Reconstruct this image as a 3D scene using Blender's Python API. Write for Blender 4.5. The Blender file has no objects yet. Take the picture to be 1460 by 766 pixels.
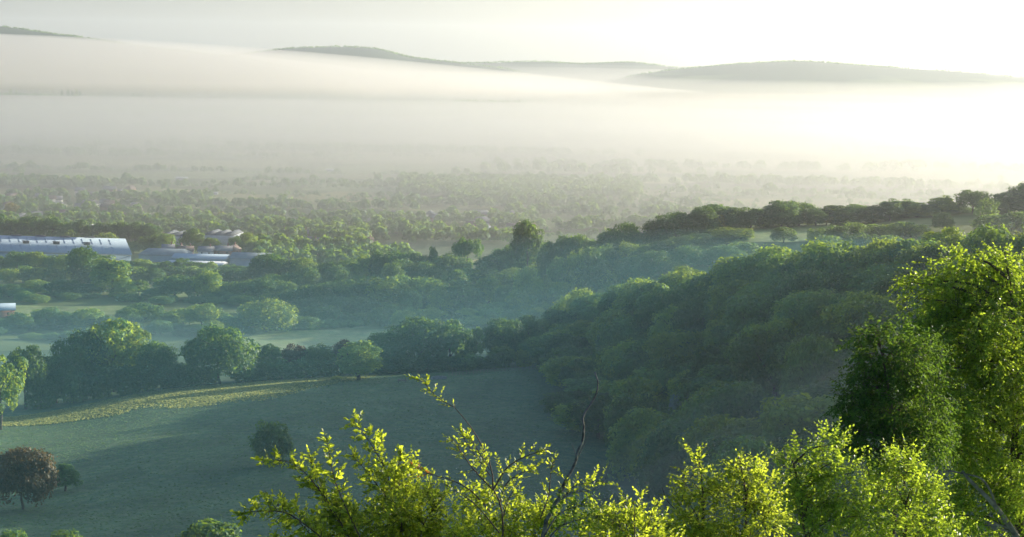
import bpy, math, random
import numpy as np
R = math.radians
PI = math.pi
SC = bpy.context.scene
C = SC.collection
rng = np.random.RandomState(7)
random.seed(7)

# ------------------------------------------------------------------ view
F = 2928.0                       # focal length in photo pixels (1460 wide)
CAM_Z = 140.0
PITCH = math.atan((383 - 85) / F)
ROLL = math.atan(0.016)
FWD = np.array([0, math.cos(PITCH), -math.sin(PITCH)])
RT0 = np.array([1.0, 0, 0]); UP0 = np.cross(RT0, FWD)
RT = RT0 * math.cos(ROLL) + UP0 * math.sin(ROLL)
UP = UP0 * math.cos(ROLL) - RT0 * math.sin(ROLL)
EYE = np.array([0, 0, CAM_Z])
SUN_AZ, SUN_EL = R(55), R(10.5)

def ray(px, py):
    return FWD + RT * ((px - 730) / F) + UP * ((383 - py) / F)

def P(px, py, d):                # the point seen at a photo pixel, d metres ahead
    r = ray(px, py)
    return EYE + r * (d / r[1])

def proj(p):
    v = np.asarray(p) - EYE
    k = v @ FWD
    return 730 + F * (v @ RT) / k, 383 - F * (v @ UP) / k

# ------------------------------------------------------------------ terrain
def pchip(x, y, xi):
    x = np.asarray(x, float); y = np.asarray(y, float); xi = np.clip(xi, x[0], x[-1])
    h = np.diff(x); dl = np.diff(y) / h
    m = np.zeros_like(y)
    m[0], m[-1] = dl[0], dl[-1]
    for i in range(1, len(x) - 1):
        if dl[i-1] * dl[i] > 0:
            w1 = 2*h[i] + h[i-1]; w2 = h[i] + 2*h[i-1]
            m[i] = (w1 + w2) / (w1/dl[i-1] + w2/dl[i])
    k = np.clip(np.searchsorted(x, xi) - 1, 0, len(x) - 2)
    t = (xi - x[k]) / h[k]
    return (y[k]*(1+2*t)*(1-t)**2 + h[k]*m[k]*t*(1-t)**2 + y[k+1]*t*t*(3-2*t) + h[k]*m[k+1]*t*t*(t-1))

NEAR = {-150: 146, -40: 142, 0: 138.4, 10: 135.3, 25: 130.5, 50: 124.5, 100: 113, 200: 88.5}
COLS = {
 -1200: {330: 58, 450: 49, 560: 42, 620: 38, 700: 27, 850: 12, 950: 7, 1100: 4, 1300: 1, 2000: 0},
 0:   {330: 61, 450: 50, 545: 41, 590: 38.5, 620: 35, 700: 24, 850: 11, 950: 7, 1100: 4, 1300: 1, 2000: 0},
 250: {330: 62, 450: 53, 585: 44.5, 630: 41.5, 720: 27, 850: 11, 950: 7, 1100: 4, 1300: 1, 2000: 0},
 480: {330: 63, 450: 55, 600: 45.8, 650: 42, 720: 30, 850: 12, 940: 7, 1000: 6, 1100: 4, 1300: 1, 2000: 0},
 770: {330: 62, 450: 54, 600: 48.5, 630: 47, 720: 36, 850: 16, 1000: 9, 1150: 8, 1250: 11, 1350: 8, 1600: 1, 2000: 0},
 900: {330: 61.5, 430: 52, 500: 54, 570: 58, 640: 59, 680: 57, 720: 48, 800: 30, 950: 21, 1050: 25, 1200: 26, 1300: 20, 1600: 2, 2000: 0},
 1000: {330: 62, 400: 58, 500: 64, 590: 69, 640: 62, 720: 44, 850: 32, 950: 38, 1080: 44, 1150: 44, 1250: 40, 1500: 16, 1900: 0},
 1100: {330: 65, 450: 73, 540: 79, 590: 72, 700: 48, 850: 38, 1000: 45, 1080: 48.5, 1150: 48, 1250: 42, 1500: 17, 2000: 0},
 1200: {300: 68, 400: 76, 500: 84, 550: 77, 700: 50, 850: 40, 1000: 46, 1080: 50, 1150: 50, 1250: 44, 1550: 18, 2100: 0},
 1330: {300: 70, 400: 82, 480: 89, 540: 81, 700: 54, 850: 42, 1000: 48, 1080: 54, 1150: 56, 1250: 50, 1600: 20, 2200: 0},
 1460: {300: 73, 380: 85, 450: 92, 520: 84, 700: 60, 850: 46, 1000: 51, 1080: 57, 1150: 59, 1250: 53, 1600: 20, 2300: 0},
 1800: {300: 78, 440: 112, 510: 94, 700: 62, 850: 55, 1000: 62, 1150: 70, 1600: 25, 2400: 0},  # from here right, out of view: crest raised to shade field and wood
 2400: {300: 84, 420: 117, 500: 100, 700: 66, 1150: 74, 1800: 25, 2500: 0},
 3600: {300: 88, 420: 122, 500: 104, 700: 66, 1150: 74, 1800: 25, 2500: 0},
}
SGRID = np.linspace(math.log(50), math.log(20200), 700)
DGRID = np.exp(SGRID) - 200
PXC = sorted(COLS)
_tab = []
for p_ in PXC:
    d_ = dict(NEAR); d_.update(COLS[p_]); d_[20000] = 0
    ks = sorted(d_)
    _tab.append(pchip(np.log(np.array(ks, float) + 200), [d_[k] for k in ks], SGRID))
_tab = np.array(_tab)
PXG = np.linspace(-1200, 3600, 601)
TAB = np.stack([pchip(PXC, _tab[:, j], PXG) for j in range(len(SGRID))], 1)

def T(X, Y):
    X = np.asarray(X, float); Y = np.asarray(Y, float)
    px = 730 + F * X / np.maximum(Y, 70)
    u = np.clip((px + 1200) / 8.0, 0, 599.999)
    v = np.clip((np.log(np.clip(Y, -145, 19900) + 200) - SGRID[0]) / (SGRID[1] - SGRID[0]), 0, 698.999)
    i = u.astype(int); j = v.astype(int); fu = u - i; fv = v - j
    z = (TAB[i, j]*(1-fu)*(1-fv) + TAB[i+1, j]*fu*(1-fv) + TAB[i, j+1]*(1-fu)*fv + TAB[i+1, j+1]*fu*fv)
    z = z + 0.45*np.sin(X/23 + 1.3*np.sin(Y/37)) * np.sin(Y/31 + X/61) * np.clip((Y-200)/150, 0, 1)
    return z

def Tz(x, y): return float(T(x, y))

def hit(px, py, lo=250, hi=15000):   # where the ray through a pixel meets the ground
    r = ray(px, py); ds = np.exp(np.linspace(math.log(lo), math.log(hi), 1500))
    pts = EYE + r[None, :] * (ds / r[1])[:, None]
    below = np.nonzero(pts[:, 2] < T(pts[:, 0], pts[:, 1]))[0]
    return pts[below[0]] if len(below) else pts[-1]

# ------------------------------------------------------------------ materials
def new_mat(name):
    m = bpy.data.materials.new(name); m.use_nodes = True
    nt = m.node_tree; nt.nodes.clear()
    out = nt.nodes.new('ShaderNodeOutputMaterial')
    return m, nt, out

def nd(nt, t, **kw):
    n = nt.nodes.new(t)
    for k, v in kw.items():
        setattr(n, k, v)
    return n

def ramp(nt, fac, stops):
    r = nd(nt, 'ShaderNodeValToRGB')
    el = r.color_ramp.elements
    while len(el) < len(stops): el.new(0.5)
    for e, (p, c) in zip(el, stops):
        e.position = p; e.color = (*c, 1)
    nt.links.new(fac, r.inputs['Fac'])
    return r.outputs['Color']

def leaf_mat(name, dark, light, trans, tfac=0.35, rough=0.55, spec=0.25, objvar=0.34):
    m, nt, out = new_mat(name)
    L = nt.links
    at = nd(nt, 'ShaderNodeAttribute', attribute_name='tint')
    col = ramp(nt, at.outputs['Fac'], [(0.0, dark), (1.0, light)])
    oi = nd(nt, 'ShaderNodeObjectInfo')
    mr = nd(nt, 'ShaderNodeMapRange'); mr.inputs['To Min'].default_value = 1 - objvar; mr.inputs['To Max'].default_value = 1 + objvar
    L.new(oi.outputs['Random'], mr.inputs['Value'])
    hs = nd(nt, 'ShaderNodeHueSaturation')
    mr2 = nd(nt, 'ShaderNodeMapRange'); mr2.inputs['To Min'].default_value = 0.494; mr2.inputs['To Max'].default_value = 0.522
    mlt = nd(nt, 'ShaderNodeMath', operation='MULTIPLY'); mlt.inputs[1].default_value = 7.31
    fr = nd(nt, 'ShaderNodeMath', operation='FRACT')
    L.new(oi.outputs['Random'], mlt.inputs[0]); L.new(mlt.outputs[0], fr.inputs[0]); L.new(fr.outputs[0], mr2.inputs['Value'])
    L.new(mr2.outputs[0], hs.inputs['Hue']); L.new(mr.outputs[0], hs.inputs['Value']); L.new(col, hs.inputs['Color'])
    b = nd(nt, 'ShaderNodeBsdfPrincipled')
    b.inputs['Roughness'].default_value = rough; b.inputs['Specular IOR Level'].default_value = spec
    L.new(hs.outputs['Color'], b.inputs['Base Color'])
    t = nd(nt, 'ShaderNodeBsdfTranslucent')
    L.new(ramp(nt, at.outputs['Fac'], [(0.0, tuple(c*0.6 for c in trans)), (1.0, tuple(min(c*1.25, 0.8) for c in trans))]), t.inputs['Color'])
    s = nd(nt, 'ShaderNodeMixShader'); s.inputs[0].default_value = tfac
    L.new(b.outputs[0], s.inputs[1]); L.new(t.outputs[0], s.inputs[2]); L.new(s.outputs[0], out.inputs['Surface'])
    return m

def plain_mat(name, c1, c2, scale=3.0, rough=0.7, spec=0.3, bump=0.0, metal=0.0, stretch=(1, 1, 1)):
    m, nt, out = new_mat(name); L = nt.links
    tc = nd(nt, 'ShaderNodeTexCoord'); mp = nd(nt, 'ShaderNodeMapping'); mp.inputs['Scale'].default_value = stretch
    L.new(tc.outputs['Object'], mp.inputs['Vector'])
    n = nd(nt, 'ShaderNodeTexNoise'); n.inputs['Scale'].default_value = scale; n.inputs['Detail'].default_value = 6
    L.new(mp.outputs[0], n.inputs['Vector'])
    col = ramp(nt, n.outputs['Fac'], [(0.3, c1), (0.7, c2)])
    b = nd(nt, 'ShaderNodeBsdfPrincipled'); b.inputs['Roughness'].default_value = rough
    b.inputs['Specular IOR Level'].default_value = spec; b.inputs['Metallic'].default_value = metal
    L.new(col, b.inputs['Base Color'])
    if bump:
        bp = nd(nt, 'ShaderNodeBump'); bp.inputs['Strength'].default_value = bump; bp.inputs['Distance'].default_value = 0.05
        L.new(n.outputs['Fac'], bp.inputs['Height']); L.new(bp.outputs[0], b.inputs['Normal'])
    L.new(b.outputs[0], out.inputs['Surface'])
    return m

def grass_mat(name, c1, c2, c3, s1=0.02, s2=0.4, bump=0.6):
    m, nt, out = new_mat(name); L = nt.links
    g = nd(nt, 'ShaderNodeNewGeometry')
    def noise(scale, stretch, detail=5):
        mp = nd(nt, 'ShaderNodeMapping'); mp.inputs['Scale'].default_value = stretch
        mp.inputs['Rotation'].default_value = (0, 0, 0.25)
        L.new(g.outputs['Position'], mp.inputs['Vector'])
        n = nd(nt, 'ShaderNodeTexNoise'); n.inputs['Scale'].default_value = scale; n.inputs['Detail'].default_value = detail
        n.inputs['Roughness'].default_value = 0.65
        L.new(mp.outputs[0], n.inputs['Vector']); return n.outputs['Fac']
    a = noise(s1, (1, 1, 1)); f = noise(s2, (1.0, 0.8, 1), 8); h = noise(0.06, (1.2, 0.6, 1), 5)
    ca = ramp(nt, a, [(0.35, c1), (0.65, c2)])
    fa = ramp(nt, f, [(0.42, (0, 0, 0)), (0.72, (1, 1, 1))])
    mx = nd(nt, 'ShaderNodeMix', data_type='RGBA'); L.new(fa, mx.inputs[0]); L.new(ca, mx.inputs[6]); mx.inputs[7].default_value = (*c3, 1)
    fb = ramp(nt, h, [(0.3, (0.7, 0.7, 0.7)), (0.7, (1.25, 1.25, 1.2))])
    mm = nd(nt, 'ShaderNodeMix', data_type='RGBA', blend_type='MULTIPLY'); mm.inputs[0].default_value = 1.0
    L.new(mx.outputs[2], mm.inputs[6]); L.new(fb, mm.inputs[7])
    b = nd(nt, 'ShaderNodeBsdfPrincipled'); b.inputs['Roughness'].default_value = 0.85; b.inputs['Specular IOR Level'].default_value = 0.15
    L.new(mm.outputs[2], b.inputs['Base Color'])
    ad = nd(nt, 'ShaderNodeMath', operation='ADD'); L.new(f, ad.inputs[0]); L.new(h, ad.inputs[1])
    bp = nd(nt, 'ShaderNodeBump'); bp.inputs['Strength'].default_value = bump; bp.inputs['Distance'].default_value = 0.6
    L.new(ad.outputs[0], bp.inputs['Height']); L.new(bp.outputs[0], b.inputs['Normal'])
    L.new(b.outputs[0], out.inputs['Surface'])
    return m

def valley_mat(name):
    m, nt, out = new_mat(name); L = nt.links
    g = nd(nt, 'ShaderNodeNewGeometry')
    mp = nd(nt, 'ShaderNodeMapping'); mp.inputs['Scale'].default_value = (0.0042, 0.0056, 0); mp.inputs['Rotation'].default_value = (0, 0, 0.3)
    L.new(g.outputs['Position'], mp.inputs['Vector'])
    v = nd(nt, 'ShaderNodeTexVoronoi', feature='F1', distance='CHEBYCHEV'); v.inputs['Scale'].default_value = 1.0
    L.new(mp.outputs[0], v.inputs['Vector'])
    sp = nd(nt, 'ShaderNodeSeparateColor'); L.new(v.outputs['Color'], sp.inputs[0])
    col = ramp(nt, sp.outputs[0], [(0.0, (0.05, 0.085, 0.025)), (0.3, (0.09, 0.14, 0.04)), (0.55, (0.15, 0.19, 0.06)), (0.75, (0.3, 0.28, 0.11)), (1.0, (0.07, 0.11, 0.035))])
    n = nd(nt, 'ShaderNodeTexNoise'); n.inputs['Scale'].default_value = 0.03; n.inputs['Detail'].default_value = 8
    L.new(g.outputs['Position'], n.inputs['Vector'])
    fb = ramp(nt, n.outputs['Fac'], [(0.3, (0.7, 0.75, 0.7)), (0.7, (1.2, 1.15, 1.1))])
    mm = nd(nt, 'ShaderNodeMix', data_type='RGBA', blend_type='MULTIPLY'); mm.inputs[0].default_value = 1.0
    L.new(col, mm.inputs[6]); L.new(fb, mm.inputs[7])
    b = nd(nt, 'ShaderNodeBsdfPrincipled'); b.inputs['Roughness'].default_value = 0.9; b.inputs['Specular IOR Level'].default_value = 0.1
    L.new(mm.outputs[2], b.inputs['Base Color']); L.new(b.outputs[0], out.inputs['Surface'])
    return m

def volume_mat(name, dens, col=(1, 1, 1), g=0.5):
    m, nt, out = new_mat(name)
    v = nd(nt, 'ShaderNodeVolumePrincipled')
    v.inputs['Color'].default_value = (*col, 1); v.inputs['Density'].default_value = dens
    v.inputs['Density Attribute'].default_value = ''
    v.inputs['Anisotropy'].default_value = g
    nt.links.new(v.outputs[0], out.inputs['Volume'])
    return m

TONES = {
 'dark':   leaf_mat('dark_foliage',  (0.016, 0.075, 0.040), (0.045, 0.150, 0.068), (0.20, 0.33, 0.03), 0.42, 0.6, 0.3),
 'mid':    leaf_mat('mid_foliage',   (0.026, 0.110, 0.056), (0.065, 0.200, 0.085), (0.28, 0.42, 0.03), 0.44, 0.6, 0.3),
 'light':  leaf_mat('light_foliage', (0.050, 0.150, 0.060), (0.115, 0.250, 0.090), (0.43, 0.55, 0.03), 0.46, 0.6, 0.3),  # own pale green, and sunlight put into the colour of lit crowns
 'copper': leaf_mat('copper_foliage', (0.04, 0.035, 0.028), (0.09, 0.065, 0.045), (0.16, 0.09, 0.04), 0.3),
 'rust':   leaf_mat('rust_foliage',  (0.03, 0.055, 0.034), (0.115, 0.085, 0.05), (0.2, 0.14, 0.04), 0.35),
 'silver': leaf_mat('silver_foliage', (0.10, 0.17, 0.13), (0.24, 0.33, 0.29), (0.2, 0.3, 0.2), 0.3),
 'yellow': leaf_mat('yellow_foliage', (0.16, 0.17, 0.03), (0.30, 0.27, 0.05), (0.4, 0.36, 0.05), 0.35),
}
TONE_WORD = {'dark': 'dark green', 'mid': 'mid green', 'light': 'light green', 'copper': 'coppery brown', 'rust': 'rust tinged', 'silver': 'silvery', 'yellow': 'yellowish'}
BARK = plain_mat('bark', (0.06, 0.05, 0.04), (0.14, 0.12, 0.10), 4, 0.9, 0.1, 0.4)
PALE_BARK = plain_mat('pale_bark', (0.10, 0.095, 0.085), (0.34, 0.33, 0.31), 9, 0.85, 0.1, 0.4)

# ------------------------------------------------------------------ object helpers
def link(o, parent=None):
    C.objects.link(o)
    if parent is not None: o.parent = parent
    return o

def mesh_np(name, V, faces, mat, tint=None, smooth=False):
    """V (n,3); faces: list of (k, m) arrays of equal-sized polygons."""
    me = bpy.data.meshes.new(name)
    V = np.asarray(V, np.float32)
    if isinstance(faces, np.ndarray): faces = [faces]
    faces = [np.asarray(f, np.int32) for f in faces if len(f)]
    loops = np.concatenate([f.ravel() for f in faces])
    tot = np.concatenate([np.full(len(f), f.shape[1], np.int32) for f in faces])
    start = np.concatenate([[0], np.cumsum(tot)[:-1]]).astype(np.int32)
    me.vertices.add(len(V)); me.vertices.foreach_set('co', V.ravel())
    me.loops.add(len(loops)); me.loops.foreach_set('vertex_index', loops)
    me.polygons.add(len(tot)); me.polygons.foreach_set('loop_start', start)
    try: me.polygons.foreach_set('loop_total', tot)
    except Exception: pass
    if smooth: me.polygons.foreach_set('use_smooth', np.ones(len(tot), bool))
    me.update(calc_edges=True)
    if tint is not None:
        a = me.attributes.new('tint', 'FLOAT', 'POINT'); a.data.foreach_set('value', np.asarray(tint, np.float32))
    for mm in (mat if isinstance(mat, (list, tuple)) else [mat]): me.materials.append(mm)
    return me

def obj(name, me, parent=None):
    return link(bpy.data.objects.new(name, me), parent)

def tag(o, label=None, cat=None, group=None, kind=None):
    if label: o['label'] = label
    if cat: o['category'] = cat
    if group: o['group'] = group
    if kind: o['kind'] = kind
    return o

def empty(name, loc, rz=0.0, label=None, cat=None, group=None):
    o = bpy.data.objects.new(name, None); o.location = loc; o.rotation_euler = (0, 0, rz); o.empty_display_size = 0.5
    link(o); return tag(o, label, cat, group)

class MB:
    """collects boxes, prisms and tubes into one mesh"""
    def __init__(s): s.v = []; s.f3 = []; s.f4 = []; s.n = 0
    def add(s, V, quads=(), tris=()):
        b = s.n; s.v.append(np.asarray(V, float)); s.n += len(V)
        s.f4 += [[b+i for i in q] for q in quads]; s.f3 += [[b+i for i in t] for t in tris]
    def box(s, c, d):
        x, y, z = c; a, b, h = d[0]/2, d[1]/2, d[2]/2
        V = [(x-a, y-b, z-h), (x+a, y-b, z-h), (x+a, y+b, z-h), (x-a, y+b, z-h), (x-a, y-b, z+h), (x+a, y-b, z+h), (x+a, y+b, z+h), (x-a, y+b, z+h)]
        s.add(V, [(0, 3, 2, 1), (4, 5, 6, 7), (0, 1, 5, 4), (1, 2, 6, 5), (2, 3, 7, 6), (3, 0, 4, 7)])
    def tube(s, pts, rad, n=6):
        pts = np.asarray(pts, float); rad = np.broadcast_to(np.asarray(rad, float), (len(pts),))
        tg = np.gradient(pts, axis=0); tg /= np.linalg.norm(tg, axis=1)[:, None] + 1e-9
        a0 = np.array([0.3, 0.9, 0.2]); V = []
        for p, t, r in zip(pts, tg, rad):
            u = np.cross(t, a0); u /= np.linalg.norm(u) + 1e-9; w = np.cross(t, u)
            for k in range(n):
                th = 2*PI*k/n; V.append(p + r*(math.cos(th)*u + math.sin(th)*w))
        q = [(i*n+k, i*n+(k+1) % n, (i+1)*n+(k+1) % n, (i+1)*n+k) for i in range(len(pts)-1) for k in range(n)]
        V.append(pts[0]); V.append(pts[-1]); m = len(pts)*n
        tr = [(m, (k+1) % n, k) for k in range(n)] + [(m+1, (len(pts)-1)*n+k, (len(pts)-1)*n+(k+1) % n) for k in range(n)]
        s.add(V, q, tr)
    def mesh(s, name, mat, smooth=False):
        return mesh_np(name, np.concatenate(s.v), [np.array(s.f4, int).reshape(-1, 4), np.array(s.f3, int).reshape(-1, 3)], mat, smooth=smooth)
    def build(s, name, mat, parent=None, smooth=False, org=None):
        if org is not None: s.v = [v - np.asarray(org) for v in s.v]
        return obj(name, s.mesh(name, mat, smooth), parent)

def unit(v): return v / (np.linalg.norm(v, axis=-1, keepdims=True) + 1e-9)

def lump_noise(rs, k=7):
    D = unit(rs.randn(k, 3)); fq = rs.uniform(2, 5, k); ph = rs.uniform(0, 6.28, k)
    return lambda U: np.mean([np.sin(fq[i]*(U @ D[i])*2 + ph[i]) for i in range(k)], 0) * 1.6

def quads_from(Pn, N, size, rs, aspect=1.5):
    n = len(Pn)
    A = unit(np.cross(N, rs.randn(n, 3))); B = np.cross(N, A)
    l = (size*0.5*aspect**0.5)[:, None]; w = (size*0.5/aspect**0.5)[:, None]
    V = np.stack([Pn - A*l, Pn - B*w + A*l*0.1, Pn + A*l, Pn + B*w + A*l*0.1], 1)
    return V.reshape(-1, 3), np.arange(4*n).reshape(-1, 4)

# ------------------------------------------------------------------ tree prototypes
def crown_mesh(name, seed, w, h, base, ncl, nleaf, ls, rc=(0.13, 0.21), zlow=-0.8, lump=0.2, gap=0.0, taper=0.0, tone='mid'):
    rs = np.random.RandomState(seed)
    nz = lump_noise(rs)
    cz = (base + h) / 2; rx = w/2; rz = (h - base)/2
    i = np.arange(int(ncl*1.25)); z = 1 - 2*(i+0.5)/len(i); th = i*2.39996 + rs.uniform(0, 6)
    U = np.stack([np.sqrt(1-z*z)*np.cos(th), np.sqrt(1-z*z)*np.sin(th), z], 1) + rs.randn(len(i), 3)*0.13
    U = unit(U); U = U[U[:, 2] > zlow]
    if gap: U = U[rs.rand(len(U)) > gap]
    inner = unit(rs.randn(max(3, ncl//5), 3)); fr = np.concatenate([rs.uniform(0.66, 0.84, len(U)), rs.uniform(0.15, 0.5, len(inner))])
    U = np.concatenate([U, inner])
    rad = 1 + lump*nz(U)
    cr = rs.uniform(rc[0], rc[1], len(U)) * w
    S = np.array([rx, rx, rz]) - np.array([1, 1, 1])*0.0
    Cn = U * (fr*rad)[:, None] * S
    if taper:
        k = 1 - taper*np.clip(Cn[:, 2]/rz, -1, 1); Cn[:, 0] *= k; Cn[:, 1] *= k
    Cn[:, 2] += cz
    wts = cr**2; wts /= wts.sum(); idx = rs.choice(len(Cn), nleaf, p=wts)
    out = unit(Cn[idx] - np.array([0, 0, cz - 0.35*rz]))
    v = unit(rs.randn(nleaf, 3) + 0.75*out + np.array([0, 0, 0.15]))
    rr = rs.uniform(0.72, 1.05, nleaf) * (1 + 0.12*rs.randn(nleaf))
    pos = Cn[idx] + v * (cr[idx]*rr)[:, None] * np.array([1, 1, 0.8])
    pos[:, 2] = np.maximum(pos[:, 2], base*0.7 + 0.05)
    N = unit(v*0.9 + rs.randn(nleaf, 3)*0.42 + np.array([0, 0, 0.25]))
    V, Q = quads_from(pos, N, ls*rs.uniform(0.6, 1.35, nleaf), rs)
    tn = np.clip(rs.rand(len(Cn))[idx]*0.55 + rs.rand(nleaf)*0.45, 0, 1)
    return mesh_np(name, V, Q, TONES[tone], np.repeat(tn, 4))

def trunk_mesh(name, seed, w, h, base, r0, limbs=6, mat=None):
    rs = np.random.RandomState(seed); mb = MB()
    top = base + (h-base)*0.62
    zs = np.linspace(-0.6, top, 7); pts = np.stack([rs.randn(7).cumsum()*0.012*w, rs.randn(7).cumsum()*0.012*w, zs], 1); pts[0, :2] = pts[1, :2] = 0
    mb.tube(pts, r0*np.linspace(1.25, 0.3, 7), 7)
    for k in range(limbs):
        t = rs.uniform(0.35, 0.9); a = 2*PI*k/limbs + rs.uniform(-.4, .4)
        s = pts[0] + (pts[-1]-pts[0])*t; s[2] = max(s[2], base*0.8)
        e = np.array([math.cos(a)*w*0.36, math.sin(a)*w*0.36, s[2] + (h-s[2])*rs.uniform(0.45, 0.75)])
        m = s*0.5 + e*0.5 + np.array([0, 0, 0.06*h])*rs.uniform(0.2, 1)
        mb.tube([s, s*.5+m*.5, m, e], r0*np.array([.5, .4, .3, .1]), 5)
    return mb.mesh(name, mat or BARK, True)

SHAPES = {   # w, h, base, clumps, leaves, leaf size, extra
 'round':  (12, 13, 1.2, 40, 6500, 0.58, dict(rc=(0.15, 0.25))),
 'dome':   (14, 12, 0.8, 44, 7000, 0.58, dict(zlow=-0.75, rc=(0.14, 0.23), lump=0.14)),
 'tall':   (9, 16, 1.2, 46, 6000, 0.58, dict(rc=(0.15, 0.24))),
 'loose':  (12, 14, 2.6, 34, 3600, 0.55, dict(gap=0.25, rc=(0.09, 0.16), lump=0.3)),
 'oak':    (13, 14, 2.8, 44, 5800, 0.6, dict(lump=0.28, rc=(0.12, 0.19))),
 'poplar': (4.5, 18, 0.8, 40, 3200, 0.5, dict(rc=(0.16, 0.26), taper=0.35)),
 'conic':  (9, 15, 1.0, 46, 5500, 0.55, dict(taper=0.45)),
 'bush':   (6, 4.5, 0.1, 26, 2600, 0.36, dict(zlow=-0.95)),
 'flat':   (15, 11, 4.5, 30, 4200, 0.55, dict(zlow=-0.35, rc=(0.10, 0.16), gap=0.1, lump=0.3)),
}
SHAPE_WORD = {'round': 'round', 'dome': 'broad domed', 'tall': 'tall', 'loose': 'open crowned', 'oak': 'spreading', 'poplar': 'slim columnar', 'conic': 'tapering', 'bush': 'low bushy', 'flat': 'flat topped'}
PROTO = {}
def proto(shape, var, lod):
    key = (shape, var, lod)
    if key not in PROTO:
        w, h, b, nc, nl, ls, kw = SHAPES[shape]
        sd = (sum(ord(c)*(i+3) for i, c in enumerate(shape))*13 + var*101 + lod*7) % 100000
        if lod: nl = int(nl*0.42); ls = ls*1.5
        c = crown_mesh('crown', sd, w, h, b, nc, nl, ls, **kw)
        t = trunk_mesh('trunk', sd+1, w, h, b, 0.026*h if shape != 'bush' else 0.07)
        PROTO[key] = (w, h, c, t)
    return PROTO[key]

def put_tree(name, X, Y, width, height, shape, tone, label, cat='tree', group=None, lod=0, z=None, rot=None, tilt=0):
    w, h, cm, tm = proto(shape, rng.randint(0, 4 if shape in ('round', 'dome') else 3), lod)
    e = empty(name, (X, Y, (Tz(X, Y) if z is None else z) - 0.1), rng.uniform(0, 6.28) if rot is None else rot, label, cat, group)
    e.scale = (width/w, width/w*rng.uniform(0.92, 1.08), height/h)
    c = obj('crown', cm, e); s = c.material_slots[0]; s.link = 'OBJECT'; s.material = TONES[tone]
    obj('trunk', tm, e)
    return e

def px_tree(name, px, top, wpx, d, shape, tone, label, cat='tree', group=None, lod=0, hmin=2.0, hmax=34.0):
    p = P(px, top, d); g = Tz(p[0], p[1])
    h = min(max(p[2] - g, hmin), hmax)
    return put_tree(name, p[0], p[1], wpx/F*d, h*1.02, shape, tone, label, cat, group, lod)

ORD = ('first second third fourth fifth sixth seventh eighth ninth tenth eleventh twelfth thirteenth fourteenth fifteenth sixteenth seventeenth eighteenth nineteenth twentieth '
       'twenty-first twenty-second twenty-third twenty-fourth twenty-fifth twenty-sixth twenty-seventh twenty-eighth twenty-ninth thirtieth thirty-first thirty-second thirty-third thirty-fourth thirty-fifth thirty-sixth thirty-seventh thirty-eighth thirty-ninth fortieth').split()

def row(name, items, d, phrase, group, lod=0, cat='tree', jit=12):
    items = sorted(items, key=lambda t: t[0])
    for k, it in enumerate(items):
        px, top, w = it[:3]; shape = it[3] if len(it) > 3 else 'round'; tone = it[4] if len(it) > 4 else 'mid'
        dd = (it[5] if len(it) > 5 else d) + rng.uniform(-jit, jit)
        own = it[6] if len(it) > 6 else None
        noun = {'tree': 'tree', 'bush': 'bush', 'shrub': 'shrub'}[cat]
        lab = own or f"{TONE_WORD[tone]} {SHAPE_WORD[shape]} {noun}, {ORD[k]} from the left in {phrase}"
        if len(lab.replace('-', ' ').split()) > 16: lab = lab.replace(' from the left', ' from left')
        px_tree(name, px, top, w*(1.3 if name == 'ridge_tree' else 1.12), dd, shape, tone, lab, cat, group, lod)

# ------------------------------------------------------------------ ground
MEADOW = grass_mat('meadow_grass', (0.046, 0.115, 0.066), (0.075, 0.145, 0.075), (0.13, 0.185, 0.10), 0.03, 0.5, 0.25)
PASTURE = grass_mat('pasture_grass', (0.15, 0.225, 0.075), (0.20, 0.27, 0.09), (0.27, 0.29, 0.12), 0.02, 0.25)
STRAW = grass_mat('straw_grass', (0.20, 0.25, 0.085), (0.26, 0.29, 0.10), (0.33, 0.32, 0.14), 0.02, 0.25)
VALLEY = valley_mat('valley_fields')

def ground_part(name, ya, yb, nb, ny, bmax, mat):
    b = np.sinh(np.linspace(-1, 1, nb)*3.0)/math.sinh(3.0)*bmax
    y = np.exp(np.linspace(math.log(ya+200), math.log(yb+200), ny)) - 200
    Bm, Ym = np.meshgrid(b, y)
    X = Bm*(Ym+200); Z = T(X, Ym)
    V = np.stack([X, Ym, Z], -1).reshape(-1, 3)
    i = np.arange(nb*(ny-1)).reshape(ny-1, nb)[:, :-1].ravel()
    Q = np.stack([i, i+1, i+nb+1, i+nb], 1)
    return tag(obj(name, mesh_np(name, V, Q, mat, smooth=True)), kind='structure')

ground_part('field', -140, 700, 361, 260, 1.4, MEADOW)
ground_part('ground', 700, 16500, 361, 300, 1.4, VALLEY)

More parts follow.
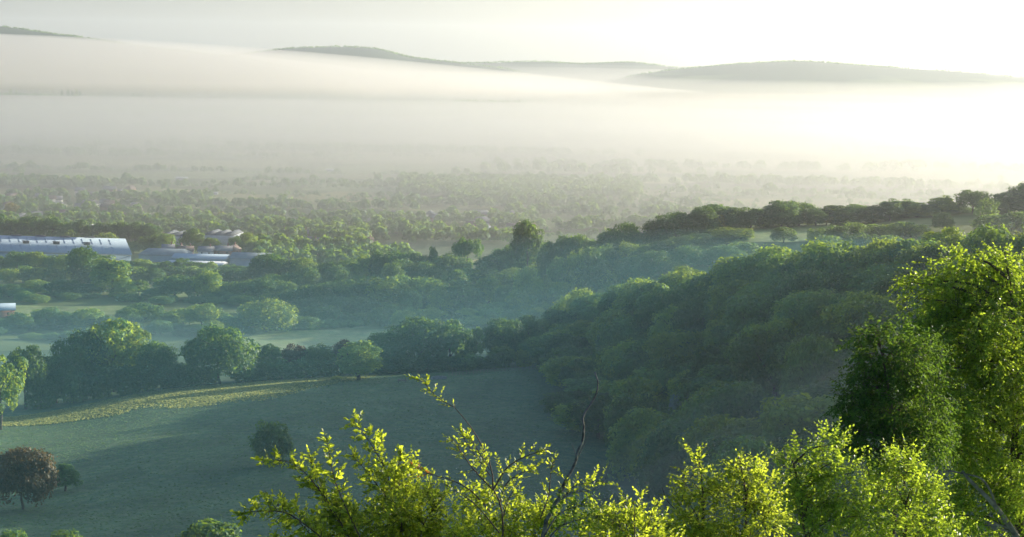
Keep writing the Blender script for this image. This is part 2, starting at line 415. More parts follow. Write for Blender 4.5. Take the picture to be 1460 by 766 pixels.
def grass_tufts(n, x0, x1, y0, y1, rs, h=(0.3, 0.7), margin=0):
    X = rs.uniform(x0, x1, n); Yg = rs.uniform(y0, y1, n); px = 730 + F*X/Yg
    edge = np.interp(px, [-300, 0, 250, 480, 770, 860, 900, 1000], [560, 556, 590, 603, 622, 455, 420, 330]) - 3
    ok = (Yg < edge) & (px < 960)
    if margin: ok &= (edge - Yg < margin*rs.rand(n)**1.1*(1 + 0.3*np.sin(X/13 + 0.5*np.sin(X/5)))*np.clip((540 - px)/260, 0, 1)**0.7)  # keeps the pale tufts to the shape of the sunlit strip
    X, Yg = X[ok], Yg[ok]; n = len(X)
    Z = T(X, Yg); a = rs.uniform(0, PI, n); w = rs.uniform(0.25, 0.7, n); hh = rs.uniform(h[0], h[1], n); lean = rs.randn(n, 2)*0.22
    u = np.stack([np.cos(a)*w/2, np.sin(a)*w/2, np.zeros(n)], 1); b = np.stack([X, Yg, Z-0.06], 1); t = np.stack([lean[:, 0]*hh, lean[:, 1]*hh, hh], 1)
    V = np.stack([b-u, b+u, b+u*0.8+t, b-u*0.8+t*0.9], 1).reshape(-1, 3)
    return V, np.arange(4*n).reshape(-1, 4), np.repeat(rs.rand(n), 4)

def drape(name, corners, mat, n=(24, 8), lift=0.25):
    c = [hit(*q) for q in corners]
    V = []
    for j in range(n[1]+1):
        for i in range(n[0]+1):
            u, v = i/n[0], j/n[1]
            p = (c[0]*(1-u)+c[1]*u)*(1-v) + (c[3]*(1-u)+c[2]*u)*v
            wob = 2.0*math.sin(9*u+5*v)*(0 if 0 < v < 1 else 1)
            V.append((p[0], p[1]+wob, Tz(p[0], p[1]+wob)+lift))
    Q = [(j*(n[0]+1)+i, j*(n[0]+1)+i+1, (j+1)*(n[0]+1)+i+1, (j+1)*(n[0]+1)+i) for j in range(n[1]) for i in range(n[0])]
    return tag(obj(name, mesh_np(name, V, np.array(Q), mat, smooth=True)), kind='structure')

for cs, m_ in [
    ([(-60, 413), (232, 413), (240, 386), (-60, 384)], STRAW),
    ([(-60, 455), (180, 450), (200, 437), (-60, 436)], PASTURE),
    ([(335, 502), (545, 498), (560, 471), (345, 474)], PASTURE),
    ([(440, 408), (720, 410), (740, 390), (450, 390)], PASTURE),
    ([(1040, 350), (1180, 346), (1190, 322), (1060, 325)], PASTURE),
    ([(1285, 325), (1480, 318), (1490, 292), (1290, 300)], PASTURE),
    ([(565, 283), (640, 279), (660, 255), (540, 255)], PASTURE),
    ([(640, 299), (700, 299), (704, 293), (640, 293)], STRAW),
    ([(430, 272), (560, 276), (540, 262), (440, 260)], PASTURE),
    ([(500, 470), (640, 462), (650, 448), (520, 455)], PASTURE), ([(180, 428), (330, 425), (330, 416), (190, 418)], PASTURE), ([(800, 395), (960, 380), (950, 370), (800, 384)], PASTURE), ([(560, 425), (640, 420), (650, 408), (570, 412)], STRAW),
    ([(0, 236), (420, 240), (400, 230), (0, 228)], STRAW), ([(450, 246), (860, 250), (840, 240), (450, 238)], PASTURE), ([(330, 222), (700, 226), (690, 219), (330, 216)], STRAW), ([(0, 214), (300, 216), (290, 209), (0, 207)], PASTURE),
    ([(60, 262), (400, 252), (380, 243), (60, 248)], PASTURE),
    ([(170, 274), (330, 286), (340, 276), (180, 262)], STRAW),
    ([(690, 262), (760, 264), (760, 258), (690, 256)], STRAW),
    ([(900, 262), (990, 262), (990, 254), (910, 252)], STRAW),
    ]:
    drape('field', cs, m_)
drape('path', [(870, 387), (905, 382), (905, 379.5), (870, 383)], plain_mat('pale_track', (0.3, 0.29, 0.25), (0.4, 0.38, 0.33), 0.5), (8, 2), 0.4)

GRASS = leaf_mat('grass_blades', (0.055, 0.135, 0.075), (0.075, 0.16, 0.085), (0.2, 0.32, 0.11), 0.4, 0.75, 0.05, 0.0)
LIT_SEED = leaf_mat('sunlit_seeding_grass', (0.08, 0.16, 0.075), (0.25, 0.275, 0.125), (0.44, 0.48, 0.16), 0.4, 0.7, 0.1, 0.0)  # seed heads, with sunlight on the field edge also put into the colour
rs_g = np.random.RandomState(9)
for (n_, x0, x1, y0, y1, h_, m_, lb) in [(230000, -170, 0, 530, 606, (0.15, 0.42), LIT_SEED, 'long seeding grass, coloured as a sunlit strip along the top edge of the field'), (110000, -140, 60, 310, 622, (0.06, 0.18), GRASS, 'short green grass over the shaded field')]:
    Vg, Qg, Tg = grass_tufts(n_, x0, x1, y0, y1, rs_g, h_, 64 if m_ is LIT_SEED else 0)
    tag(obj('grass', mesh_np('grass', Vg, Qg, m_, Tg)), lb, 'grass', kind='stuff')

# far hills: ridges with a real profile
def hills(prof, D, wid, mat, seed, front=1500):
    rs = np.random.RandomState(seed)
    px = np.linspace(prof[0][0], prof[-1][0], 420)
    yy = np.interp(px, [p[0] for p in prof], [p[1] for p in prof])
    k = np.hanning(31); k /= k.sum(); yy = np.convolve(np.pad(yy, 15, 'edge'), k, 'valid')
    zt = []; X = []
    for a, b in zip(px, yy):
        p = P(a, b, D); X.append(p[0]); zt.append(p[2])
    X = np.array(X); zt = np.array(zt)
    t = np.concatenate([np.linspace(-1, 0, 26), np.linspace(0.06, 1, 12)])
    V = []
    for tt in t:
        s = (0.5+0.5*math.cos(PI*tt))**0.8
        dep = D + tt*(front if tt < 0 else wid)
        wig = 1 + (0.10*np.sin(X/310+seed+tt*5) + 0.08*np.sin(X/130+tt*9))*(1-s)*1.0
        z = -8 + (zt+8)*s*wig
        V.append(np.stack([X*dep/D, np.full_like(X, dep), z], 1))
    V = np.concatenate(V); n = len(px)
    i = np.arange(n*(len(t)-1)).reshape(len(t)-1, n)[:, :-1].ravel()
    tag(obj('hills', mesh_np('hills', V, np.stack([i, i+1, i+n+1, i+n], 1), mat, smooth=True)), kind='structure')
    # woods along the crest
    P_, N_, S_ = [], [], []
    for a in range(n):
        den = 0.35 + 0.65*(math.sin(a*0.045+seed) > -0.35)
        for _ in range(3):
            if rs.rand() < den:
                h = rs.uniform(3, 9)
                for q in range(5):
                    P_.append((X[a]+rs.uniform(-8, 8), D-30+rs.uniform(-25, 10), zt[a] + h*rs.uniform(-0.4, 0.8))); N_.append(rs.randn(3)); S_.append(rs.uniform(6, 10))
    return np.array(P_), unit(np.array(N_)), np.array(S_)

def hill_mat(name):
    m, nt, out = new_mat(name); L = nt.links
    g = nd(nt, 'ShaderNodeNewGeometry'); sx = nd(nt, 'ShaderNodeSeparateXYZ'); L.new(g.outputs['Position'], sx.inputs[0])
    n = nd(nt, 'ShaderNodeTexNoise'); n.inputs['Scale'].default_value = 0.0035; n.inputs['Detail'].default_value = 6; L.new(g.outputs['Position'], n.inputs['Vector'])
    ma = nd(nt, 'ShaderNodeMath', operation='MULTIPLY_ADD'); ma.inputs[1].default_value = 170.0; L.new(n.outputs['Fac'], ma.inputs[0]); L.new(sx.outputs['Z'], ma.inputs[2])
    mr = nd(nt, 'ShaderNodeMapRange'); mr.inputs['From Min'].default_value = 90; mr.inputs['From Max'].default_value = 200; L.new(ma.outputs[0], mr.inputs['Value'])
    col = ramp(nt, mr.outputs[0], [(0.0, (0.13, 0.16, 0.06)), (0.5, (0.09, 0.125, 0.045)), (0.75, (0.035, 0.06, 0.028)), (1.0, (0.03, 0.052, 0.026))])
    b = nd(nt, 'ShaderNodeBsdfPrincipled'); b.inputs['Roughness'].default_value = 0.95; b.inputs['Specular IOR Level'].default_value = 0.05
    L.new(col, b.inputs['Base Color']); L.new(b.outputs[0], out.inputs['Surface']); return m
HILLM = hill_mat('hill_fields_and_woods')
fuzz = []
fuzz.append(hills([(-700, 5), (-300, 20), (0, 37), (60, 47), (140, 57), (200, 67), (270, 75), (340, 82), (430, 100), (520, 130)], 8000, 1500, HILLM, 1))
fuzz.append(hills([(120, 120), (230, 100), (310, 84), (370, 75), (420, 69), (490, 67), (540, 70), (580, 82), (640, 89), (720, 98), (800, 118), (850, 135)], 9200, 1500, HILLM, 2))
fuzz.append(hills([(460, 110), (620, 91), (700, 90), (760, 88), (830, 92), (900, 89), (950, 95), (1040, 104), (1120, 126)], 9900, 1500, HILLM, 3))
fuzz.append(hills([(780, 135), (860, 118), (920, 104), (980, 98), (1060, 91), (1140, 87), (1230, 94), (1310, 99), (1390, 104), (1460, 112), (1600, 116), (1900, 108), (2400, 100)], 8600, 1500, HILLM, 4))
fuzz.append(hills([(-300, 66), (100, 66), (180, 68), (260, 72), (330, 80), (420, 84), (700, 92), (1000, 100), (1500, 108), (2200, 112)], 14000, 1500, HILLM, 5, 1200))
Pf = np.concatenate([f[0] for f in fuzz[:4]]); Nf = np.concatenate([f[1] for f in fuzz[:4]]); Sf = np.concatenate([f[2] for f in fuzz[:4]])
V_, Q_ = quads_from(Pf, Nf, Sf, rng, 1.2)
tag(obj('treeline', mesh_np('treeline', V_, Q_, TONES['dark'], np.repeat(rng.rand(len(Pf)), 4))), 'ragged woods along the crests of the far hills', 'woodland', kind='stuff')

# ------------------------------------------------------------------ the hedgerow behind the shaded field
H = 'the hedgerow behind the shaded field'
G1 = 'trees of the hedgerow along the field edge'
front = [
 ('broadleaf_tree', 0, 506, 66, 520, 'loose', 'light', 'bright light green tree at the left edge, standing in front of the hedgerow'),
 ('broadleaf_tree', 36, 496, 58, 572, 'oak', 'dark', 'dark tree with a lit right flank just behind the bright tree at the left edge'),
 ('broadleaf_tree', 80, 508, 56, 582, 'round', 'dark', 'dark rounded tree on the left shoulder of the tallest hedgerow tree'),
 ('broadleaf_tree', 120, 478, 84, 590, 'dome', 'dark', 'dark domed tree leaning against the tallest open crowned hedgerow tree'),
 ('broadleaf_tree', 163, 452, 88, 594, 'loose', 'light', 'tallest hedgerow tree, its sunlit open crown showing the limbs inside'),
 ('broadleaf_tree', 186, 462, 50, 600, 'tall', 'light', 'sunlit yellow green tree forming the right flank of the tallest hedgerow tree'),  # light tone carries the sunlit right side of the tallest tree
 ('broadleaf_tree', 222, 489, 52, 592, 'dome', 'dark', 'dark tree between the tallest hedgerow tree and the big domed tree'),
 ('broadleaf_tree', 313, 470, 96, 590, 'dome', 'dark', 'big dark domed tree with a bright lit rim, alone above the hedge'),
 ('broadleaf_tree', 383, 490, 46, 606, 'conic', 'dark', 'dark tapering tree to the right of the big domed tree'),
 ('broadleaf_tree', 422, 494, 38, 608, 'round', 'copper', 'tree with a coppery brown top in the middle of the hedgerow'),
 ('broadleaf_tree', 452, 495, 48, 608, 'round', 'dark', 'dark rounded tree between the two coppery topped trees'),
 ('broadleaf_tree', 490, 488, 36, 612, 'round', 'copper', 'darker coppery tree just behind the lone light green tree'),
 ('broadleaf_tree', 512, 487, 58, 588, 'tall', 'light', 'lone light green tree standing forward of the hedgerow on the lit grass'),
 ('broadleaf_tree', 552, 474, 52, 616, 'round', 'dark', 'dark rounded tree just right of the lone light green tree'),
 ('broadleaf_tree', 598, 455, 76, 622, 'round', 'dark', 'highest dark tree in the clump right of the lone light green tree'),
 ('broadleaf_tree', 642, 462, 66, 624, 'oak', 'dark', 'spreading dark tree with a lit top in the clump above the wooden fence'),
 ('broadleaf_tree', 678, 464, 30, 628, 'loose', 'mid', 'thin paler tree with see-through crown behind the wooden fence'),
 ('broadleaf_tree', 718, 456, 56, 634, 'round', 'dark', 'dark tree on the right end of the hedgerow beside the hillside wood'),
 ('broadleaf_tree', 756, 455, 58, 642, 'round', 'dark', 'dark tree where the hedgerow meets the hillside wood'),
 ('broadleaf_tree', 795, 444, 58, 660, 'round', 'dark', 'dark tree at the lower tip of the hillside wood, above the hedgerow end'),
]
for n_, px, top, w, d, sh, tn, lab in front:
    px_tree(n_, px, top, w, d, sh, tn, lab, 'tree', G1)
und = [(58, 540, 44, 574), (100, 525, 50, 580), (140, 520, 52, 584), (178, 522, 50, 584), (205, 520, 40, 584), (240, 520, 46, 586), (268, 518, 44, 590), (292, 524, 34, 594), (348, 520, 44, 596),
       (372, 515, 40, 598), (402, 515, 40, 600), (436, 512, 42, 602), (468, 512, 40, 604), (545, 515, 44, 610), (575, 508, 46, 612), (612, 510, 46, 616), (650, 510, 40, 618)]
for k, (px, top, w, d) in enumerate(und):
    px_tree('hedgerow_shrub', px, top, w*1.15, d, 'bush', 'dark', f'dark dense shrub under the hedgerow trees, {ORD[k]} from the left', 'shrub', 'shrubs filling the foot of the hedgerow')
for k, (px, top, w, d, tn, lab) in enumerate([
    (665, 503, 50, 620, 'mid', 'paler bush spilling over the fence at the foot of the hedgerow'), (716, 494, 44, 622, 'mid', 'rounded pale bush above the middle of the fence'),
    (748, 500, 34, 620, 'light', 'small light green bush near the right end of the fence'), (480, 540, 16, 590, 'light', 'tiny bright bush beside the lone light green tree'),
    (690, 512, 36, 622, 'dark', 'low dark bush between the two pale bushes above the fence'), (772, 490, 40, 622, 'dark', 'dark bush closing the gap between fence and hillside wood')]):
    px_tree('bush', px, top, w, d, 'bush', tn, lab, 'bush', 'bushes at the right end of the hedgerow', hmin=1.2)

# trees and bushes out on the field
for n_, px, top, w, base, sh, tn, lab, cat in [
    ('broadleaf_tree', 32, 641, 80, 727, 'dome', 'rust', 'round rust tinged tree out on the shaded field at the left edge', 'tree'),
    ('broadleaf_tree', 93, 660, 40, 702, 'conic', 'dark', 'small dark tree beside the rust tinged tree on the field', 'tree'),
    ('bush', 388, 603, 58, 664, 'bush', 'dark', 'hazy dark bush alone in the middle of the shaded field', 'bush'),
    ('bush', 18, 757, 44, 790, 'bush', 'mid', 'bush top showing at the bottom left corner of the field', 'bush'),
    ('bush', 92, 757, 46, 792, 'bush', 'mid', 'bush top at the bottom edge below the small dark tree', 'bush'),
    ('bush', 300, 744, 90, 800, 'bush', 'mid', 'wide bush at the bottom edge left of the sunlit beech shrub', 'bush'),
    ('bush', 872, 704, 56, 742, 'bush', 'dark', 'hazy bush at the field corner below the hillside wood', 'bush')]:
    b = hit(px, base, 60); d = b[1]
    px_tree(n_, px, top, w, d, sh, tn, lab, cat, 'trees and bushes out on the shaded field', hmin=1.0)

# ------------------------------------------------------------------ the hillside wood
def fr_(px): return np.interp(px, [760, 800, 860, 900, 960, 1000, 1100, 1560], [590, 520, 448, 425, 365, 330, 292, 280])
def cr_(px): return np.interp(px, [760, 800, 900, 1000, 1100, 1200, 1330, 1460, 1640], [640, 690, 655, 592, 545, 505, 485, 455, 440])
wood = []
Y = 285.0
while Y < 690:
    stepy = 10.8
    X = -10 + rng.uniform(0, 8)
    while X < 190:
        x = X + rng.uniform(-3, 3); y = Y + rng.uniform(-3, 3); px = 730 + F*x/y
        if 765 < px < 1600 and fr_(px) - 4 < y < cr_(px) + 4: wood.append((x, y, px))
        X += 12.2
    Y += stepy
CREST = [(780, 440), (800, 432), (830, 415), (870, 404), (900, 398), (940, 393), (1000, 383), (1040, 371), (1060, 368), (1100, 360), (1150, 356), (1200, 351), (1250, 357), (1270, 346), (1300, 336), (1330, 328), (1380, 322), (1460, 325), (1620, 318)]
crest_trees = [t for t in wood if t[1] > cr_(t[2]) - 9]
crest_ids = {id(t): k for k, t in enumerate(sorted(crest_trees, key=lambda t: t[2]))}
WPH = {'dark': 'deep green crown packed among others on the shaded slope of the hillside wood',
       'mid': 'mid green crown packed among others on the shaded slope of the hillside wood',
       'light': 'paler green crown standing out from darker neighbours on the hillside wood slope'}
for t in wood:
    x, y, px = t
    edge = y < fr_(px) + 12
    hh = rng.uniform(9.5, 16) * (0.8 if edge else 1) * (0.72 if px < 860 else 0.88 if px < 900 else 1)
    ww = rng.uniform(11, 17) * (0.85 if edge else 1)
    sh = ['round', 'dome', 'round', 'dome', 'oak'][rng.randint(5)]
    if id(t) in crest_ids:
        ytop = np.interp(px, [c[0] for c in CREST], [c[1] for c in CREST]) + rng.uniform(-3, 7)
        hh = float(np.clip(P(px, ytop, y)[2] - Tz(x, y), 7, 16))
        tn = 'mid' if rng.rand() < 0.4 else 'light'  # lighter tones put the sun on the crest into the leaf colour
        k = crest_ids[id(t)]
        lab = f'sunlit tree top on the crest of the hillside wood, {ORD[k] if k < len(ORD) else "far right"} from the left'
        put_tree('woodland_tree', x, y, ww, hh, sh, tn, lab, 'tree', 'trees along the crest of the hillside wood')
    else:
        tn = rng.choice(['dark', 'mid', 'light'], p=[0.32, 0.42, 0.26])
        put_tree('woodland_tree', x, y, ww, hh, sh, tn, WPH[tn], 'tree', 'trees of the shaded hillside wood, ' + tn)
for px, top, w, d, lab in [(1003, 585, 46, 400, 'silvery leaved tree low on the hillside wood slope, the palest crown there'), (970, 561, 30, 432, 'small silvery crown just above the palest tree of the hillside wood'),
                           (1075, 455, 46, 470, 'greyish thin crown halfway up the hillside wood')]:
    px_tree('woodland_tree', px, top, w, d, 'round', 'silver', lab, 'tree', 'silvery trees in the hillside wood')

# ------------------------------------------------------------------ trees of the valley floor and the far ridge
row('valley_tree', [(0, 456, 38), (28, 446, 36, 'tall'), (68, 440, 40, 'round', 'mid'), (95, 446, 34), (125, 440, 36, 'round', 'light'), (48, 462, 30, 'bush', 'light'), (110, 466, 36, 'bush', 'light'), (150, 452, 40, 'round', 'dark'), (12, 478, 40, 'bush', 'light'), (60, 482, 36, 'bush', 'mid')],
    985, 'the misty row behind the hedgerow', 'trees in the mist behind the hedgerow')
row('valley_tree', [(182, 440, 30), (205, 434, 46, 'dome', 'dark'), (236, 446, 36, 'round', 'mid'), (262, 440, 38, 'round', 'light'), (288, 434, 42, 'oak', 'light'), (310, 446, 34), (340, 452, 30), (380, 430, 72, 'dome', 'light', 1000, 'large pale domed tree at the left end of the dark valley wood'), (355, 448, 30, 'round', 'light'), (418, 450, 30, 'bush'), (440, 452, 36, 'bush'), (470, 456, 36, 'bush'), (500, 456, 34, 'bush')],
    1010, 'the row behind the big domed tree', 'trees behind the big domed tree')
row('valley_tree', [(400, 420, 50, 'round', 'dark'), (425, 412, 50, 'round', 'dark'), (450, 407, 52, 'round', 'dark'), (475, 405, 50, 'dome', 'dark'), (500, 402, 52, 'round', 'dark'), (525, 400, 48, 'round', 'dark'), (440, 428, 50, 'dome', 'dark', 1060), (480, 425, 52, 'dome', 'dark', 1060), (515, 424, 50, 'dome', 'dark', 1060), (385, 432, 40, 'round', 'mid', 1075),
    (550, 396, 52, 'tall', 'light', 1065, 'tall bright tree at the right end of the dark valley wood'), (555, 436, 52, 'dome', 'mid', 1040)], 1085, 'the dark valley wood', 'trees of the dark valley wood')
row('valley_tree', [(580, 412, 36, 'round', 'mid'), (604, 424, 40, 'dome', 'dark'), (628, 412, 30, 'round', 'light'), (655, 398, 44, 'tall', 'mid'), (697, 393, 36, 'tall', 'light'), (676, 412, 28, 'tall', 'mid'), (722, 408, 32), (745, 402, 34, 'round', 'light'), (615, 440, 40, 'bush', 'light', 1040), (700, 440, 40, 'bush', 'mid', 1040), (650, 448, 38, 'bush', 'dark', 1030), (735, 430, 38, 'round', 'mid', 1050), (770, 424, 36, 'round', 'mid')],
    1075, 'the pale mid valley row', 'trees right of the dark valley wood')
row('valley_tree', [(12, 406, 38, 'round', 'mid'), (50, 400, 40, 'round', 'light'), (32, 412, 30), (92, 400, 50, 'dome', 'dark'), (126, 406, 34, 'round', 'dark'), (159, 367, 48, 'tall', 'light', 1160, 'tall sunlit tree standing in front of the long warehouse'), (175, 400, 36, 'round', 'light'), (198, 398, 28, 'loose', 'mid'), (216, 412, 26), (250, 394, 56, 'oak', 'mid'), (282, 396, 36), (296, 388, 34, 'round', 'light'), (322, 402, 40, 'round', 'mid'), (352, 400, 40), (378, 398, 38, 'round', 'dark'), (402, 402, 34), (76, 414, 30), (232, 410, 30), (308, 414, 34), (340, 416, 36, 'round', 'dark'), (366, 418, 30, 'round', 'light')],
    1150, 'the strip field row', 'trees below the strip field')
row('valley_tree', [(-5, 366, 30), (24, 360, 34, 'round', 'mid'), (50, 360, 30, 'round', 'light'), (72, 366, 28), (92, 364, 30, 'round', 'light'), (118, 355, 38, 'round', 'dark', 1235, 'dark round tree on a bare trunk in front of the long warehouse'), (140, 366, 26), (186, 373, 26), (204, 371, 28, 'round', 'light'), (222, 376, 24), (236, 371, 24, 'loose', 'mid'), (262, 370, 30, 'oak', 'dark'), (281, 374, 24), (300, 374, 24, 'oak', 'light'), (325, 378, 30, 'round', 'mid'), (342, 380, 26), (362, 380, 26, 'round', 'dark')],
    1275, 'the hedge before the warehouse', 'trees before the warehouse', jit=5)
row('valley_tree', [(-2, 308, 32, 'round', 'dark'), (18, 314, 26), (38, 308, 28, 'tall', 'mid'), (58, 314, 22), (75, 308, 26, 'tall', 'mid'), (98, 318, 28), (115, 316, 28, 'round', 'dark'), (140, 318, 22, 'round', 'dark'), (155, 320, 24), (172, 318, 26, 'round', 'dark'), (192, 320, 28, 'round', 'dark'), (214, 319, 28, 'tall', 'mid'), (102, 330, 22, 'bush', 'light', 1465), (150, 332, 34, 'bush', 'light', 1465), (213, 337, 26, 'round', 'mid', 1440), (236, 334, 24, 'round', 'light', 1440), (190, 345, 20, 'round', 'mid', 1430)],
    1490, 'the row behind the long warehouse', 'trees behind the warehouse', jit=5)
row('valley_tree', [(275, 328, 28, 'round', 'mid'), (300, 340, 22), (318, 350, 22, 'round', 'light'), (336, 337, 18), (352, 333, 24, 'round', 'light'), (362, 345, 28), (254, 350, 18)], 1430, 'the clump between sheds', 'trees between the sheds', jit=6)
row('valley_tree', [(386, 364, 46, 'dome', 'dark'), (372, 378, 30), (410, 374, 30, 'round', 'mid'), (430, 368, 34, 'round', 'light'), (452, 380, 30), (470, 374, 30, 'round', 'dark'), (498, 372, 30), (522, 364, 32, 'tall', 'light'), (540, 365, 24), (538, 360, 22, 'round', 'dark'), (565, 360, 40, 'round', 'dark'), (592, 364, 34, 'round', 'dark'), (615, 367, 30, 'round', 'dark'), (638, 364, 34, 'round', 'mid'), (667, 342, 40, 'flat', 'dark', 1250, 'dark flat topped tree left of the tall hilltop tree'), (655, 368, 34, 'round', 'mid'),
    (695, 366, 30, 'tall', 'mid'), (713, 358, 30, 'round', 'dark'), (728, 352, 30, 'round', 'mid'), (752, 308, 40, 'oak', 'dark', 1225, 'tall dark tree rising highest above the valley tree line'), (760, 352, 44, 'round', 'mid'), (738, 368, 34), (618, 352, 12, 'tall', 'dark'), (578, 372, 38, 'dome', 'dark', 1215), (605, 376, 40, 'dome', 'dark', 1215), (560, 376, 28, 'round', 'mid', 1200), (652, 384, 26, 'bush', 'dark', 1190), (415, 390, 30, 'round', 'dark', 1190), (390, 392, 34, 'round', 'mid', 1190), (440, 384, 34, 'dome', 'dark', 1200), (488, 386, 20, 'bush', 'dark', 1190), (480, 380, 30, 'dome', 'dark', 1215)],
    1240, 'the dark tree line', 'trees of the dark valley tree line', jit=6)
row('valley_tree', [(602, 396, 40, 'bush', 'mid'), (570, 392, 34, 'bush', 'mid'), (625, 402, 40, 'bush', 'mid')], 1150, 'the small curving hedge', 'bushes of the curving hedge', cat='bush')
row('ridge_tree', [(785, 346, 30, 'round', 'dark'), (806, 338, 28, 'round', 'dark'), (828, 336, 30, 'round', 'mid'), (850, 344, 28), (870, 326, 28, 'tall', 'dark'), (894, 322, 46, 'dome', 'dark'), (918, 334, 28), (940, 314, 34, 'round', 'dark'), (966, 305, 46, 'dome', 'dark'), (990, 311, 34, 'round', 'dark'), (1001, 297, 30, 'round', 'dark'), (1023, 293, 44, 'oak', 'dark'), (1046, 298, 28), (1070, 298, 30, 'round', 'dark'), (1093, 297, 30, 'round', 'mid'), (1115, 287, 36, 'round', 'dark'), (1140, 290, 42, 'round', 'mid'),
    (1164, 298, 30), (1187, 292, 28, 'tall', 'dark'), (1204, 300, 24, 'loose', 'mid'), (1220, 292, 30, 'round', 'mid'), (1246, 294, 34, 'round', 'dark'), (1270, 285, 26, 'tall', 'mid'), (1289, 285, 28, 'tall', 'mid'), (1308, 288, 30, 'tall', 'light'), (1326, 292, 24), (1345, 280, 28, 'tall', 'light'), (1363, 290, 22), (1388, 272, 32, 'oak', 'dark', 1160, 'tall dark ridge tree with gaps in its crown, near the right edge'), (1408, 280, 28, 'loose', 'mid', 1090, 'open thin ridge tree on a visible trunk near the right edge'), (1424, 285, 22), (1446, 274, 44, 'round', 'dark'), (1468, 263, 44, 'round', 'dark'), (1500, 258, 46, 'round', 'dark'), (1540, 262, 44)],
    1160, 'the far ridge line', 'trees along the far ridge', jit=8)
row('ridge_tree', [(800, 372, 30, 'round', 'mid'), (822, 362, 28, 'round', 'light'), (842, 358, 30), (862, 354, 30, 'round', 'mid'), (896, 348, 26, 'round', 'light'), (880, 360, 34, 'dome', 'dark'), (925, 350, 36, 'round', 'mid'), (950, 344, 36, 'round', 'dark'), (975, 338, 36, 'round', 'mid'), (1000, 334, 44, 'dome', 'dark'), (1024, 338, 34, 'round', 'mid'), (1046, 325, 44, 'oak', 'light'), (985, 352, 44, 'dome', 'dark', 1010), (940, 360, 40, 'dome', 'dark', 1020), (905, 366, 38, 'dome', 'dark', 1040), (850, 374, 40, 'dome', 'dark', 1060), (1060, 345, 36, 'bush', 'mid', 1000), (1036, 352, 40, 'dome', 'mid', 1000), (1118, 325, 28, 'round', 'mid', 1060, 'round bush alone on the sloping ridge field')],
    1080, 'the ridge slope wood', 'trees on the ridge slope')
row('ridge_bush', [(1170, 326, 34, 'bush', 'mid'), (1195, 322, 34, 'bush', 'dark'), (1220, 318, 34, 'bush', 'mid'), (1245, 320, 34, 'bush', 'mid'), (1272, 320, 30, 'bush', 'light'), (1290, 316, 34, 'bush', 'mid'), (1308, 320, 34, 'bush', 'light'), (1345, 304, 26, 'dome', 'dark', 1080), (1420, 306, 60, 'bush', 'mid', 1040), (1455, 302, 40, 'bush', 'dark', 1050), (1185, 336, 40, 'bush', 'mid', 1000), (1230, 334, 40, 'bush', 'dark', 1000), (1270, 336, 40, 'bush', 'mid', 1000)],
    1050, 'the ridge field scrub', 'bushes below the ridge fields', cat='bush')
row('valley_tree', [(752, 382, 32, 'round', 'light'), (772, 398, 34, 'round', 'light'), (830, 384, 32, 'loose', 'light'), (868, 388, 24, 'bush', 'light'), (800, 402, 36, 'bush', 'light'), (760, 420, 40, 'bush', 'mid'), (900, 386, 26, 'bush', 'light'), (738, 416, 30, 'round', 'light'), (790, 418, 40, 'bush', 'mid'), (845, 400, 34, 'bush', 'mid')],
    1060, 'the misty hollow', 'trees in the misty hollow')
row('poplar_tree', [(15, 124, 3.5, 'poplar', 'light'), (23, 128, 3.5, 'poplar', 'light'), (88, 128, 3.5, 'poplar', 'dark'), (97, 126, 4, 'poplar', 'dark'), (103, 128, 4, 'poplar', 'dark'), (109, 126, 4, 'poplar', 'light'), (114, 129, 3, 'poplar', 'dark'), (190, 132, 3, 'poplar', 'dark'), (196, 132, 3, 'poplar', 'dark'), (201, 133, 3, 'poplar', 'dark')], 6200, 'the far poplar line', 'far poplars above the mist', lod=1)
row('poplar_tree', [(160, 184, 5, 'poplar', 'dark'), (171, 184, 6, 'poplar', 'dark')], 3900, 'the misty pair', 'pair of poplars in the mist', lod=1)
row('valley_tree', [(17, 290, 20, 'round', 'yellow'), (316, 302, 10, 'round', 'yellow'), (314, 313, 8, 'round', 'yellow'), (560, 345, 10, 'round', 'yellow')], 1700, 'the misty town', 'yellowish trees in the town', lod=1)

# scrub that closes the gaps between the valley rows
rs_ = np.random.RandomState(3)
for px0, px1, d0, d1, t0, t1, n, where in [(-20, 180, 930, 1000, 462, 486, 14, 'misty scrub bush among trees above the tallest hedgerow tree'), (190, 350, 960, 1030, 450, 470, 11, 'misty scrub bush among trees behind the big domed tree'),
        (380, 560, 1020, 1060, 436, 460, 12, 'misty scrub bush along the foot of the dark valley wood'), (560, 780, 1000, 1080, 425, 458, 20, 'misty scrub bush among the pale trees right of the dark valley wood'),
        (-20, 400, 1110, 1150, 414, 426, 15, 'scrub bush in the tree row below the strip field'), (-10, 380, 1225, 1255, 374, 384, 24, 'scrub bush in the hedge before the warehouse and sheds'),
        (380, 760, 1190, 1230, 372, 386, 24, 'scrub bush along the foot of the dark valley tree line'), (770, 1060, 1020, 1120, 356, 384, 22, 'scrub bush on the wooded ridge slope'), (740, 900, 1000, 1120, 398, 420, 12, 'scrub bush in the misty hollow before the ridge'),
        (985, 1380, 1150, 1175, 300, 307, 34, 'scrub bush under the tree line of the far ridge'), (1400, 1560, 1150, 1170, 288, 296, 9, 'scrub bush under the big trees at the right end of the far ridge')]:
    for k in range(n):
        px = px0 + (px1-px0)*(k+rs_.rand())/n
        px_tree('scrub_bush', px, rs_.uniform(t0, t1), rs_.uniform(26, 42), rs_.uniform(d0, d1), 'dome' if rs_.rand() < .4 else 'bush', rs_.choice(['dark', 'mid', 'light'], p=[.4, .4, .2]), where, 'bush', where.replace('bush', 'bushes', 1), hmin=3.0, hmax=9)

